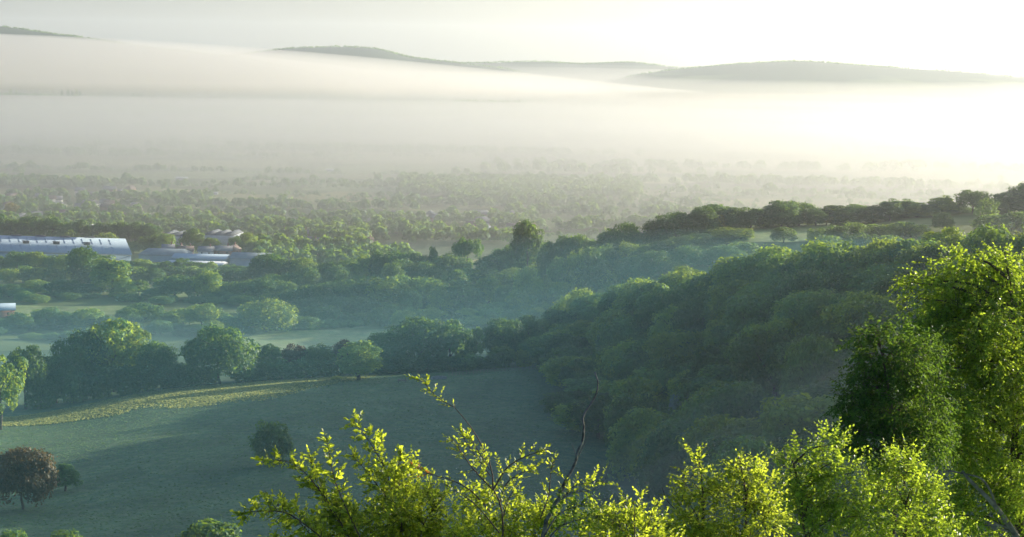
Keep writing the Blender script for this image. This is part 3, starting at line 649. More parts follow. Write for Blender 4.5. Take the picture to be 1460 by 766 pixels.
# far trees, past counting: hedges and woods of the plain, one object
def far_trees():
    rs = np.random.RandomState(11); X = []; Yv = []; Hh = []
    def add(x, y, h): X.append(x); Yv.append(y); Hh.append(h)
    for _ in range(150):                                   # long hedgerows running across the view
        y = math.exp(rs.uniform(math.log(1560), math.log(8300))); x = rs.uniform(-0.36, 0.36)*y
        L = rs.uniform(150, 620)*(y/2500)**0.5; a = rs.normal(0.03, 0.05) if rs.rand() < 0.82 else rs.normal(0.9, 0.3)
        n = int(L/rs.uniform(5, 9)); big = rs.uniform(3.5, 11); ph = rs.uniform(0, 6)
        for k in range(n):
            s = (k/n - .5)*L; t = big*rs.uniform(0.5, 1.1)*(0.75 + 0.4*math.sin(k*0.5+ph)) + (rs.rand() < .1)*4
            add(x+s*math.cos(a)+rs.randn()*2, y+s*math.sin(a)+rs.randn()*2, t)
    for _ in range(46):                                    # copses, wide and shallow
        y = math.exp(rs.uniform(math.log(1600), math.log(7000))); x = rs.uniform(-0.36, 0.36)*y
        rx, ry = rs.uniform(40, 200), rs.uniform(10, 30)
        for k in range(int(rx*ry/38)): add(x+rs.randn()*rx*.6, y+rs.randn()*ry*.6, rs.uniform(8, 14))
    for px0, px1, y0, y1, n in [(570, 910, 2080, 2330, 900), (640, 800, 2000, 2080, 120)]:     # the long dark wood
        for k in range(n):
            y = rs.uniform(y0, y1); add((rs.uniform(px0, px1)-730)/F*y, y, rs.uniform(9, 13))
    for px0, px1, ym, n in [(0, 380, 1590, 80), (30, 330, 1660, 70), (0, 420, 1760, 80), (360, 760, 1560, 90), (380, 700, 1640, 70), (420, 760, 1740, 80), (700, 1000, 1700, 70), (720, 1000, 1850, 70), (200, 600, 1880, 80), (0, 300, 1950, 70), (560, 1000, 1960, 90), (365, 560, 1360, 60), (365, 600, 1410, 70), (360, 540, 1470, 45), (365, 530, 1535, 45)]:   # tree belts of the town
        for k in range(n):
            y = ym + rs.randn()*14; add((px0 + (px1-px0)*rs.beta(1.2, 1.2)-730)/F*y, y, rs.uniform(6, 13))
    X = np.array(X); Yv = np.array(Yv); Hh = np.array(Hh); Zg = T(X, Yv)
    ok = ~((X < -215) & (X > -560) & (Yv > 1300) & (Yv < 1475)); X, Yv, Hh, Zg = X[ok], Yv[ok], Hh[ok], Zg[ok]
    Ps, Ns, Ss, Ts = [], [], [], []
    for x, y, h, zg in zip(X, Yv, Hh, Zg):
        n = 130 if y < 1750 else 80 if y < 2400 else 34 if y < 4000 else 14
        w = h*rs.uniform(0.38, 0.55); v = unit(rs.randn(n, 3)); v[:, 2] = np.abs(v[:, 2])*1.0 - 0.25*rs.rand(n)
        f = rs.uniform(0.7, 1.05, n)
        Ps.append(np.stack([x+v[:, 0]*w*f, y+v[:, 1]*w*f, zg + h*(0.42 + 0.55*v[:, 2]*f)], 1)); Ns.append(unit(v + rs.randn(n, 3)*0.4)); Ss.append(np.full(n, h*2.6/math.sqrt(n))); Ts.append(np.clip(rs.rand()*0.6 + rs.rand(n)*0.4, 0, 1))
    Pn = np.concatenate(Ps); V, Q = quads_from(Pn, np.concatenate(Ns), np.concatenate(Ss), rs, 1.2)
    return obj('distant_woodland', mesh_np('distant_woodland', V, Q, TONES['mid'], np.repeat(np.concatenate(Ts), 4)))
tag(far_trees(), 'misty hedgerow trees and copses across the far plain', 'woodland', kind='stuff')

# ------------------------------------------------------------------ buildings
def roof_mat(name, c1, c2, ribs=1.0):
    m, nt, out = new_mat(name); L = nt.links
    tc = nd(nt, 'ShaderNodeTexCoord')
    w = nd(nt, 'ShaderNodeTexWave', wave_type='BANDS', bands_direction='X'); w.inputs['Scale'].default_value = ribs; w.inputs['Distortion'].default_value = 0.2
    n = nd(nt, 'ShaderNodeTexNoise'); n.inputs['Scale'].default_value = 0.25; n.inputs['Detail'].default_value = 6
    L.new(tc.outputs['Object'], w.inputs['Vector']); L.new(tc.outputs['Object'], n.inputs['Vector'])
    ad = nd(nt, 'ShaderNodeMath', operation='MULTIPLY_ADD'); ad.inputs[1].default_value = 0.25; L.new(w.outputs['Fac'], ad.inputs[0]); L.new(n.outputs['Fac'], ad.inputs[2])
    col = ramp(nt, ad.outputs[0], [(0.35, c1), (0.8, c2)])
    b = nd(nt, 'ShaderNodeBsdfPrincipled'); b.inputs['Roughness'].default_value = 0.75; b.inputs['Specular IOR Level'].default_value = 0.15
    L.new(col, b.inputs['Base Color']); L.new(b.outputs[0], out.inputs['Surface']); return m

PALE_ROOF = roof_mat('pale_sheet_roof', (0.29, 0.39, 0.48), (0.34, 0.44, 0.53), 0.9)
SAW_ROOF = roof_mat('dull_sheet_roof', (0.09, 0.11, 0.13), (0.13, 0.15, 0.17), 0.6)
SKYL = roof_mat('skylight_sheet', (0.25, 0.34, 0.42), (0.30, 0.39, 0.47), 0.6)
GREY_ROOF = roof_mat('grey_sheet_roof', (0.13, 0.17, 0.21), (0.20, 0.245, 0.28), 0.6)
WHITE_ROOF = roof_mat('white_flat_roof', (0.5, 0.55, 0.6), (0.62, 0.66, 0.7), 0.3)
BLUE_WALL = plain_mat('blue_grey_cladding', (0.16, 0.25, 0.34), (0.22, 0.32, 0.42), 0.3, 0.5)
PALE_WALL = plain_mat('pale_cladding', (0.27, 0.32, 0.36), (0.36, 0.41, 0.45), 0.3, 0.6)
BRICK = plain_mat('red_brick', (0.20, 0.11, 0.085), (0.28, 0.16, 0.12), 2.0, 0.85)
RENDER_W = plain_mat('white_render', (0.62, 0.6, 0.56), (0.75, 0.73, 0.7), 1.0, 0.8)
TILE_RED = plain_mat('red_roof_tiles', (0.13, 0.10, 0.09), (0.19, 0.14, 0.12), 1.5, 0.8)
TILE_GREY = plain_mat('slate_roof_tiles', (0.13, 0.14, 0.16), (0.22, 0.23, 0.25), 1.5, 0.7)
GLASS_D = plain_mat('window_glass', (0.03, 0.035, 0.045), (0.06, 0.07, 0.08), 1.0, 0.15, 0.6)
DARK_METAL = plain_mat('dark_metal', (0.08, 0.09, 0.10), (0.13, 0.14, 0.15), 1.0, 0.5)
WOOD = plain_mat('weathered_wood', (0.14, 0.13, 0.11), (0.26, 0.24, 0.21), 6, 0.9, 0.1)
WHITE_PAINT = plain_mat('white_paint', (0.72, 0.73, 0.74), (0.82, 0.82, 0.82), 2, 0.4)
TYRE = plain_mat('tyre_rubber', (0.02, 0.02, 0.02), (0.035, 0.035, 0.035), 5, 0.9)

def hip_roof(L, W, z0, z1, hip0, hip1, over=0.6, t=0.3):
    """long axis x from -L/2 to L/2; hip0, hip1 inset of the ridge ends (0: gable)"""
    l, w = L/2+over, W/2+over; mb = MB()
    V = [(-l, -w, z0), (l, -w, z0), (l, w, z0), (-l, w, z0), (-l+hip0, 0, z1), (l-hip1, 0, z1)]
    V += [(a, b, c-t) for a, b, c in V]
    mb.add(V, [(0, 1, 5, 4), (2, 3, 4, 5), (7, 6, 10, 11), (9, 8, 11, 10), (0, 6, 7, 1), (2, 8, 9, 3)], [(1, 2, 5), (3, 0, 4), (8, 7, 11), (6, 9, 10)])
    mb.add([V[1], V[2], V[7], V[8], V[0], V[3], V[6], V[9]], [(0, 2, 3, 1), (4, 5, 7, 6)])
    return mb

def gable_body(L, W, h, ridge, hips=False):
    mb = MB(); l, w = L/2, W/2
    V = [(-l, -w, -1), (l, -w, -1), (l, w, -1), (-l, w, -1), (-l, -w, h), (l, -w, h), (l, w, h), (-l, w, h)]
    mb.add(V, [(0, 1, 5, 4), (1, 2, 6, 5), (2, 3, 7, 6), (3, 0, 4, 7), (4, 5, 6, 7)])
    if not hips:
        mb.add([(-l, -w, h), (-l, w, h), (-l, 0, ridge), (l, -w, h), (l, w, h), (l, 0, ridge)], [], [(0, 2, 1), (3, 4, 5)])
    return mb

def building(name, loc, rz, L, W, h, ridge, wall, roof, label, cat, group=None, hip=(0, 0), win=None, chim=False, band=None):
    e = empty(name, loc, rz, label, cat, group)
    gable_body(L, W, h, ridge-0.32, hip[0] > 0 or hip[1] > 0).build('wall', wall, e)
    r = hip_roof(L, W, h+0.02, ridge, *hip).build('roof', roof, e)
    if band: b = MB(); b.box((0, -W/2-0.06, band/2), (L, 0.12, band)); b.build('plinth', PALE_WALL, e)
    if win:
        n, ww, wh, zz = win
        for k in range(n):
            b = MB(); b.box((-L/2 + L*(k+.5)/n, -W/2-0.03, zz), (ww, 0.06, wh)); b.build('window', GLASS_D, e)
    if chim:
        b = MB(); b.box((L*0.28, 0, ridge+0.5), (0.7, 0.7, 1.8)); b.box((L*0.28, 0, ridge+1.5), (0.9, 0.9, 0.2)); b.build('chimney', BRICK, r)
    return e

# the long warehouse: front eave corner and direction from the photo, then real sizes
pc = P(187, 363, 1345)
zg = Tz(pc[0], pc[1]); ez = pc[2]-zg
WL, WW = 230.0, 38.0
axis = unit(np.array([-1.0, 0.12])); perp = np.array([-axis[1]*-1, -axis[0]]); perp = perp if perp[1] > 0 else -perp
ctr = np.array([pc[0], pc[1]]) + axis*WL/2 + perp*WW/2
wrot = math.atan2(-axis[1], -axis[0])
wh = building('long_warehouse', (ctr[0], ctr[1], zg), wrot, WL, WW, ez, ez+8.6, BLUE_WALL, PALE_ROOF, 'long pale roofed warehouse with blue grey walls behind the strip field', 'warehouse', hip=(0, 0), band=2.2)
roof_ob = [c for c in wh.children if c.name.startswith('roof')][0]
def roof_z(y, off=0.0): return ez + 0.02 + 8.58*(1-abs(y)/(WW/2+0.6)) + off
for k in range(10):
    b = MB(); x = WL/2 - 28 - k*21; y = -WW/2*0.47
    b.box((x, y, roof_z(y, 0.6)), (4.2, 2.4, 1.6)); b.box((x, y, roof_z(y, 1.5)), (4.8, 3.0, 0.25)); b.build('roof_vent', DARK_METAL, roof_ob)
for k in range(12):
    b = MB(); x = WL/2 - 24 - k*17; b.box((x, 0.5, roof_z(0, 0.25)), (7, 2.0, 0.7)); b.build('roof_vent', DARK_METAL, roof_ob)
b = MB()
for rr in (0.18, 0.36, 0.66, 0.84):
    y = -WW/2*rr
    for k in range(34):
        x = -WL/2 + 10 + k*6.3; sl = 8.58/(WW/2+0.6)
        b.add([(x, y-1.5, roof_z(y-1.5, .06)), (x+1.1, y-1.5, roof_z(y-1.5, .06)), (x+1.1, y+1.5, roof_z(y+1.5, .06)), (x, y+1.5, roof_z(y+1.5, .06))], [(0, 1, 2, 3)])
b.build('skylight', SKYL, roof_ob)
b = MB(); b.box((0, -WW/2-0.08, ez-0.5), (WL, 0.16, 0.7)); b.build('gutter', PALE_WALL, wh)

def all_children(o):
    for c in o.children:
        yield c; yield from all_children(c)
for c in all_children(wh):                            # the plot is skewed: its end walls are not square to the long front
    for v in c.data.vertices: v.co.x -= 0.55*(v.co.y + WW/2)
def at(px, py, d):
    p = P(px, py, d); return p, Tz(p[0], p[1])
def shed(px, eave, d, L, W, rise, rz, wall, roof, label, name='industrial_shed', hip=(0, 0), grp='sheds right of the warehouse', win=None):
    p, g = at(px, eave, d); h = max(2.6, p[2]-g)
    return building(name, (p[0], p[1]+W/2*math.cos(rz), g), rz, L, W, h, h+rise, wall, roof, label, 'shed', grp, hip, win)
shed(232, 364, 1372, 30, 26, 3.4, -0.12, BLUE_WALL, GREY_ROOF, 'grey hipped shed just right of the long warehouse', hip=(3, 3))
shed(285, 368.5, 1350, 36, 18, 2.2, -0.1, BLUE_WALL, PALE_ROOF, 'low shed with a thin pale roof beside the grey hipped shed', win=(9, 1.6, 1.2, 3))
shed(279, 377, 1325, 36, 14, 1.6, -0.12, PALE_WALL, WHITE_ROOF, 'long white roofed annex low in front of the sheds', win=(8, 1.6, 1.2, 2))
shed(358, 369, 1350, 27, 24, 3.0, -0.05, PALE_WALL, GREY_ROOF, 'pale walled shed at the right end of the shed group')
shed(375, 374, 1330, 14, 10, 1.2, -0.05, PALE_WALL, WHITE_ROOF, 'small white roofed shed at the far right of the shed group')
def sawtooth(px, eave, d, L, W, n, label):
    p, g = at(px, eave, d); h = p[2]-g; e = empty('sawtooth_factory', (p[0], p[1], g), -0.1, label, 'factory', 'sawtooth roofed factories')
    mb = MB(); mb.box((0, W/2, h/2-0.5), (L, W, h+1)); mb.build('wall', PALE_WALL, e)
    for k in range(n):
        x0 = -L/2 + L*k/n; x1 = x0 + L/n; r = MB(); xm = (x0+x1)/2; hh = L/n*0.27
        r.add([(x0, 0, h+.02), (x1, 0, h+.02), (xm, 0, h+hh), (x0, W, h+.02), (x1, W, h+.02), (xm, W, h+hh)], [(0, 3, 5, 2), (2, 5, 4, 1), (0, 1, 4, 3)], [(0, 2, 1), (3, 4, 5)])
        r.build('roof', SAW_ROOF, e)
sawtooth(247, 337, 1505, 22, 34, 3, 'factory with three pale gables behind the sheds, the left of two')
sawtooth(310, 336, 1500, 23, 34, 3, 'factory with three pale gables, the right of two, behind the brick houses')
shed(128, 330, 1530, 9, 14, 5, 1.2, PALE_WALL, WHITE_ROOF, 'white gabled building between trees above the long warehouse', 'hall')
shed(783, 390, 1225, 9, 5, 0.4, 0.0, PALE_WALL, WHITE_ROOF, 'small pale shed beside the white lorry below the ridge trees', 'small_shed')

HG = 'small houses of the misty town'
def house(px, eave, d, L, W, rz, wall, roof, label, grp, win=2, name='house', chim=True, h=None):
    p, g = at(px, eave, d); h = h or float(np.clip(p[2]-g, 3.0, 6.0))
    return building(name, (p[0], p[1], g), rz, L, W, h, h+W*0.42, wall, roof, label, 'house', grp, (0, 0), (win, 1.2, 1.3, h-1.3) if win else None, chim)
for k, (px, ev, d, L, rz, wl, rf) in enumerate([(257, 354, 1400, 8, 1.4, BRICK, TILE_RED), (266, 355, 1398, 9, 0.1, BRICK, TILE_RED), (294, 356, 1395, 10, 0.0, RENDER_W, TILE_GREY), (318, 354, 1400, 12, 0.1, BRICK, TILE_GREY), (333, 352, 1405, 9, 1.3, BRICK, TILE_RED), (240, 352, 1410, 8, 0.1, BRICK, TILE_GREY)]):
    house(px, ev, d, L, 7.5, rz, wl, rf, ['red brick house end-on behind the grey hipped shed', 'red brick house with a red roof behind the low pale roofed shed', 'white walled house behind the low pale roofed shed', 'long brick house with a slate roof below the right factory', 'red brick house with its gable turned, below the right factory', 'slate roofed brick house half hidden behind the grey hipped shed'][k], 'brick houses beside the sheds')
tr = sorted([(372, 350), (385, 353), (398, 352), (412, 349), (424, 352), (436, 350), (449, 353), (461, 351), (474, 354), (486, 352), (499, 354), (512, 353), (378, 343), (405, 343), (432, 344), (458, 345), (482, 346), (508, 346), (524, 350), (390, 336), (446, 338)])
for k, (px, ev) in enumerate(tr):
    house(px, ev, 1500 + (353-ev)*9, rng.uniform(7, 11), 7.5, rng.choice([0.15, 1.5, -0.1]), [BRICK, RENDER_W][rng.rand() < 0.25], [TILE_RED, TILE_GREY][rng.rand() < 0.5], f'terraced house, {ORD[k]} from the left among the roofs behind the dark tree line', 'terraced houses behind the dark tree line', 2)
rs = np.random.RandomState(5)
for k in range(46):
    px = rs.uniform(5, 200) if k < 30 else rs.uniform(560, 760); ev = rs.uniform(268, 312) if k < 30 else rs.uniform(300, 336)
    p = hit(px, ev+8); 
    h = rs.uniform(4.2, 5.6)
    building('house', (p[0], p[1], p[2]), rs.choice([0.1, 1.4, 0.7, -0.2]), rs.uniform(7, 13), 7.5, h, h+3.2, [BRICK, RENDER_W, RENDER_W][rs.randint(3)], [TILE_RED, TILE_GREY][rs.randint(2)],
             'small house half hidden by trees in the misty town on the left' if k < 30 else 'small house half hidden by trees on the misty plain left of the tall dark tree', 'house', HG if k < 30 else 'small houses left of the tall dark tree')
for k, (px, ev, d, L, lab) in enumerate([(505, 312, 1760, 26, 'flat white roofed hall on the plain, the upper of two'), (500, 321, 1650, 24, 'flat white roofed hall on the plain, the lower of two'), (552, 316, 1720, 12, 'small pale flat roofed hall right of the two white halls'), (688, 325, 1650, 12, 'small white flat building left of the tall dark tree'), (302, 276, 2050, 10, 'white shed in the straw field of the misty plain'), (258, 262, 2300, 12, 'long white glasshouse like roof far across the plain'), (470, 256, 2500, 9, 'tiny white building far across the plain')]):
    shed(px, ev, d, L, 12, 0.8, 0.05, PALE_WALL, WHITE_ROOF, lab, 'flat_hall', grp='flat pale halls on the plain', win=(5, 1.4, 1, 2))

p = hit(2, 454); building('brick_barn', (p[0]-4, p[1]+4, p[2]), 0.25, 19, 8, 4.2, 7.2, BRICK, PALE_ROOF, 'red brick barn with a pale roof at the left edge of the valley', 'barn', win=(3, 1.1, 1.3, 2.2))
p = hit(15, 455); e = empty('farm_wall', (p[0]+2, p[1], p[2]), 0.1, 'low red brick wall beside the brick barn', 'wall')
mb = MB(); mb.box((0, 0, 0.6), (9, 0.4, 1.6)); mb.build('wall', BRICK, e); mb = MB(); mb.box((0, 0, 1.46), (9.1, 0.55, 0.12)); mb.build('coping', TILE_GREY, e)

# white lorry beside the track
p = hit(790, 394); e = empty('white_lorry', (p[0], p[1], p[2]+0.05), 0.05, 'white box lorry parked by the track below the ridge trees', 'lorry')
mb = MB(); mb.box((0.6, 0, 2.15), (6.0, 2.4, 2.6)); mb.build('cargo_box', WHITE_PAINT, e)
mb = MB(); mb.add([(-4.6, -1.1, .6), (-2.55, -1.1, .6), (-2.55, 1.1, .6), (-4.6, 1.1, .6), (-4.3, -1.05, 2.7), (-2.55, -1.05, 2.8), (-2.55, 1.05, 2.8), (-4.3, 1.05, 2.7)], [(0, 3, 2, 1), (4, 5, 6, 7), (0, 1, 5, 4), (1, 2, 6, 5), (2, 3, 7, 6), (3, 0, 4, 7)])
cab = mb.build('cab', WHITE_PAINT, e); mb = MB(); mb.box((-3.5, -1.11, 2.1), (1.1, 0.06, 0.8)); mb.build('window', GLASS_D, cab)
mb = MB(); mb.box((-0.4, 0, 0.72), (7.6, 1.6, 0.2)); mb.build('chassis', DARK_METAL, e)
for x in (-3.6, 2.2):
    for y in (-1.0, 1.0):
        mb = MB(); mb.tube([(x, y-.14, .5), (x, y+.14, .5)], .5, 14); mb.build('wheel', TYRE, e)

# utility pole
p, g = at(641, 407, 1185); e = empty('utility_pole', (p[0], p[1], Tz(p[0], p[1])), 0, 'pale wooden utility pole at the edge of the small valley field', 'pole')
mb = MB(); mb.tube([(0, 0, -.5), (0, 0, 9.5)], [.22, .15], 8); mb.build('pole', WOOD, e)
mb = MB(); mb.box((0, 0, 9.0), (1.8, .14, .14)); ca = mb.build('crossarm', WOOD, e)
for x in (-.8, 0, .8): mb = MB(); mb.tube([(x, 0, 9.07), (x, 0, 9.3)], [.06, .04], 6); mb.build('insulator', PALE_WALL, ca)

# field furniture along the edge of the shaded field
fe = []
for px in range(640, 801, 10):
    q = hit(px, np.interp(px, [640, 700, 770, 800], [537, 531, 527, 526]), 300, 900); fe.append((q[0], q[1] if q[1] < 640 else 628.0))
e = empty('field_fence', (fe[0][0], fe[0][1], Tz(*fe[0])), 0, 'weathered post and rail fence along the top of the shaded field', 'fence')
o0 = np.array([fe[0][0], fe[0][1], Tz(*fe[0])])
FP = []
for k in range(len(fe)-1):
    for t in (0, .5): FP.append(np.array([fe[k][0]*(1-t)+fe[k+1][0]*t, fe[k][1]*(1-t)+fe[k+1][1]*t, 0]))
for q in FP: q[2] = Tz(q[0], q[1])
for q in FP:
    mb = MB(); mb.box(tuple(q - o0 + [0, 0, .5]), (.13, .13, 1.4)); mb.build('post', WOOD, e)
for zz in (.45, .95):
    mb = MB()
    for a, b_ in zip(FP[:-1], FP[1:]): mb.tube([a-o0+[0, -.1, zz], b_-o0+[0, -.1, zz]], .055, 4)
    mb.build('rail', WOOD, e)
q = hit(573, 546, 300, 900); e = empty('water_trough', tuple(q), 0.05, 'small pale water trough on the grass right of the lone tree', 'trough')
mb = MB(); mb.box((0, 0, .62), (2.4, .9, .1)); mb.box((0, -.4, .85), (2.4, .1, .4)); mb.box((0, .4, .85), (2.4, .1, .4)); mb.box((-1.15, 0, .85), (.1, .7, .4)); mb.box((1.15, 0, .85), (.1, .7, .4)); mb.build('basin', WOOD, e)
for x in (-1, 1): mb = MB(); mb.box((x, 0, .25), (.15, .7, .62)); mb.build('leg', DARK_METAL, e)
q = hit(626, 541, 300, 900); e = empty('covered_heap', tuple(q), 0.1, 'long heap under a pale grey sheet beside the fence end', 'heap')
ang = np.linspace(0, PI, 9); xs = np.linspace(-2.2, 2.2, 9); V = [(x, -0.9*math.cos(a)*(1-.1*abs(x)), max(0, 1.15*math.sin(a)*(1-0.05*x*x)) - .05) for x in xs for a in ang]
mb = MB(); mb.add(V, [(i*9+j, (i+1)*9+j, (i+1)*9+j+1, i*9+j+1) for i in range(8) for j in range(8)]); mb.add([V[j] for j in range(9)] + [V[72+j] for j in range(9)], [tuple(range(9)), tuple(range(9, 18))][:0], [(0, j, j+1) for j in range(1, 8)] + [(9, 9+j+1, 9+j) for j in range(1, 8)])
mb.build('sheet', plain_mat('weathered_sheet', (0.11, 0.12, 0.12), (0.2, 0.21, 0.21), 2), e); mb = MB(); [mb.tube([(x, -.93, .02), (x*1.02, -1.25, -.02)], .05, 5) for x in (-1.6, 0, 1.6)]; mb.build('peg', WOOD, e)

# ------------------------------------------------------------------ foreground shrubs and trees on the bank below the viewpoint
BEECH = leaf_mat('beech_leaf', (0.035, 0.10, 0.014), (0.12, 0.20, 0.026), (0.54, 0.70, 0.045), 0.56, 0.42, 0.4, 0.0)  # dark end of the tint puts some shaded leaves into the colour
ASH = leaf_mat('ash_leaf', (0.06, 0.115, 0.016), (0.12, 0.175, 0.024), (0.55, 0.74, 0.05), 0.56, 0.45, 0.35, 0.0)
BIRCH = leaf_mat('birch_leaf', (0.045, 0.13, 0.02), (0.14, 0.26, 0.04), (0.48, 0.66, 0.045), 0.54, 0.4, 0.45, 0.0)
BIRCHD = leaf_mat('shaded_birch_leaf', (0.02, 0.078, 0.02), (0.058, 0.145, 0.03), (0.20, 0.34, 0.03), 0.36, 0.6, 0.15, 0.0)  # birch leaf darkened, shade from the big tree put into the colour
AUTUMN = leaf_mat('orange_leaf', (0.22, 0.09, 0.02), (0.36, 0.16, 0.03), (0.5, 0.2, 0.03), 0.4, 0.5, 0.3, 0.0)
LICHEN = plain_mat('lichened_bark', (0.04, 0.042, 0.042), (0.2, 0.21, 0.205), 14, 0.9, 0.1, 0.5)
TWIG = plain_mat('twig_bark', (0.05, 0.038, 0.03), (0.13, 0.10, 0.08), 20, 0.8, 0.2, 0.3)

class Leaves:
    def __init__(s): s.p = []; s.a = []; s.n = []; s.l = []
    def add(s, p, a, n, l):
        s.p.append(np.atleast_2d(p)); s.a.append(np.atleast_2d(a)); s.n.append(np.atleast_2d(n)); s.l.append(np.atleast_1d(l))
    def build(s, name, mat, rs, parent, org, width=0.34):
        p = np.concatenate(s.p) - org; a = unit(np.concatenate(s.a)); n = np.concatenate(s.n); l = np.concatenate(s.l)
        b = unit(np.cross(n, a)); n = np.cross(a, b); k = len(p)
        L = l[:, None]; wv = L*width; fold = L*0.10; cur = L*rs.uniform(-.12, .12, k)[:, None]
        V = np.stack([p, p+a*L*.3+b*wv*.85+n*fold, p+a*L*.68+b*wv*.75+n*(fold+cur*.5), p+a*L+n*cur, p+a*L*.68-b*wv*.75+n*(fold+cur*.5), p+a*L*.3-b*wv*.85+n*fold], 1).reshape(-1, 3)
        i = np.arange(k)[:, None]*6
        Q = np.concatenate([i+np.array([[0, 1, 2, 3]]), i+np.array([[3, 4, 5, 0]])])
        return obj(name, mesh_np(name, V, Q, mat, np.repeat(rs.rand(k), 6)), parent)

def smooth_path(pts, n=None):
    pts = np.asarray(pts, float); n = n or (len(pts)*4)
    s = np.concatenate([[0], np.cumsum(np.linalg.norm(np.diff(pts, axis=0), axis=1))]); t = np.linspace(0, s[-1], n)
    return np.stack([pchip(s, pts[:, k], t) for k in range(3)], 1), s[-1]

def leafy_twig(LV, mb, base, dirn, length, rs, leaf=0.08, gap=0.018, up=np.array([0, 0, 1.0]), droop=0.0, r=0.004):
    n = max(3, int(length/0.05)); pts = [np.asarray(base, float)]; d = unit(np.asarray(dirn, float))
    for _ in range(n):
        d = unit(d + rs.randn(3)*0.12 + np.array([0, 0, -droop*0.12])); pts.append(pts[-1] + d*length/n)
    pts = np.array(pts)
    if mb is not None: mb.tube(pts[::2] if len(pts) > 4 else pts, np.linspace(r, r*.4, len(pts[::2] if len(pts) > 4 else pts)), 4)
    m = max(4, int(length/gap)); t = np.linspace(0.12, 1, m)*(len(pts)-1); i = np.minimum(t.astype(int), len(pts)-2)
    P0 = pts[i]*(1-(t-i))[:, None] + pts[i+1]*(t-i)[:, None]; D = unit(pts[i+1]-pts[i])
    side = np.where(np.arange(m) % 2 == 0, 1., -1.)[:, None]; upn = unit(up + rs.randn(3)*0.35)
    S = unit(np.cross(D, upn))*side
    A = unit(D*0.75 + S*0.9 + rs.randn(m, 3)*0.25 + np.array([0, 0, -droop*0.6])); A[-1] = D[-1]
    N = unit(upn + rs.randn(m, 3)*0.45)
    LV.add(P0, A, N, leaf*rs.uniform(0.65, 1.15, m)*(1 - 0.25*np.linspace(0, 1, m)))

def spray(LV, mb, path, rs, r0, t0=0.15, twig=0.22, every=0.036, leaf=0.08, taper=True, droop=0.0, r1=0.003):
    pts, Ln = smooth_path(path); mb.tube(pts, np.linspace(r0, r1, len(pts)), 6)
    k = int(Ln*(1-t0)/every); sgn = 1
    for q in range(k):
        t = t0 + (1-t0)*(q+rs.rand()*.5)/max(k, 1); j = min(int(t*(len(pts)-1)), len(pts)-2); b = pts[j]; D = unit(pts[j+1]-pts[j])
        sd = unit(np.cross(D, unit(np.array([0, -0.9, 0.5]) + rs.randn(3)*0.5)))*sgn; sgn = -sgn
        ln = 1.8*twig*rs.uniform(0.4, 1.1)*((1 - 0.6*t) if taper else 0.8)
        leafy_twig(LV, mb, b, D*0.75 + sd*0.85 + rs.randn(3)*0.25, max(ln, 0.05), rs, leaf, droop=droop)
    leafy_twig(LV, mb, pts[-4], unit(pts[-1]-pts[-4]), np.linalg.norm(pts[-1]-pts[-4])+0.05, rs, leaf)

def wpath(pxs, d, dj=0.0, rs=None):
    off = 0.0; out = []
    for (x, y) in pxs[::-1]:
        out.append(P(x, y, d+off))
        if rs is not None: off += rs.uniform(-dj, dj)
    return out

def fill(LV, mb, blobs, d, rs, twig=0.3, leaf=0.06, dens=1.0, droop=0.3, gap=0.026, rise=0.6, shoots=0.4):
    for b in blobs:
        cx, cy, rx, ry = b[:4]; dd = d + (b[4] if len(b) > 4 else 0); dn = b[5] if len(b) > 5 else 1.0
        c = P(cx, cy, dd); sx = rx/F*dd; sz = ry/F*dd; sy = (sx+sz)*0.5*1.1
        S = np.array([sx, sy, sz]); n = int(dn*dens*125*(sx*sz + sx*sy + sy*sz)/(twig*1.1))
        k = int(np.clip(3 + 16*(sx*sz)**0.5, 4, 12))
        cu = unit(rs.randn(k, 3)); cc = cu*(rs.uniform(0.35, 0.95, k)[:, None]); cr = rs.uniform(0.22, 0.5, k)
        idx = rs.choice(k, n, p=cr**2/(cr**2).sum())
        for q in idx:
            v = unit(rs.randn(3)); p = c + (cc[q] + v*cr[q]*rs.uniform(0.3, 1.0)**0.5)*S
            out = unit(cc[q] + 0.6*v)
            leafy_twig(LV, mb if rs.rand() < 0.3 else None, p, out*0.8 + np.array([0, 0, rise]) + rs.randn(3)*0.45, twig*rs.uniform(0.5, 1.2), rs, leaf, gap, droop=droop)
        for _ in range(int(shoots*k)):                    # long leading shoots break the outline
            u = unit(rs.randn(3) + np.array([0, 0, 0.7])); p = c + u*S*0.8
            leafy_twig(LV, mb, p, u*0.8 + np.array([0, 0, 0.35+rise*0.5]) + rs.randn(3)*0.25, rs.uniform(0.24, 0.5)*(0.6 + 0.4*min(1, sz/0.25)), rs, leaf, gap*0.9, droop=droop*0.6)

def plant(name, px, d, label, cat='shrub', group=None):
    p = P(px, 760, d); g = Tz(p[0], p[1]); return empty(name, (p[0], p[1], g), 0, label, cat, group), np.array([p[0], p[1], g])

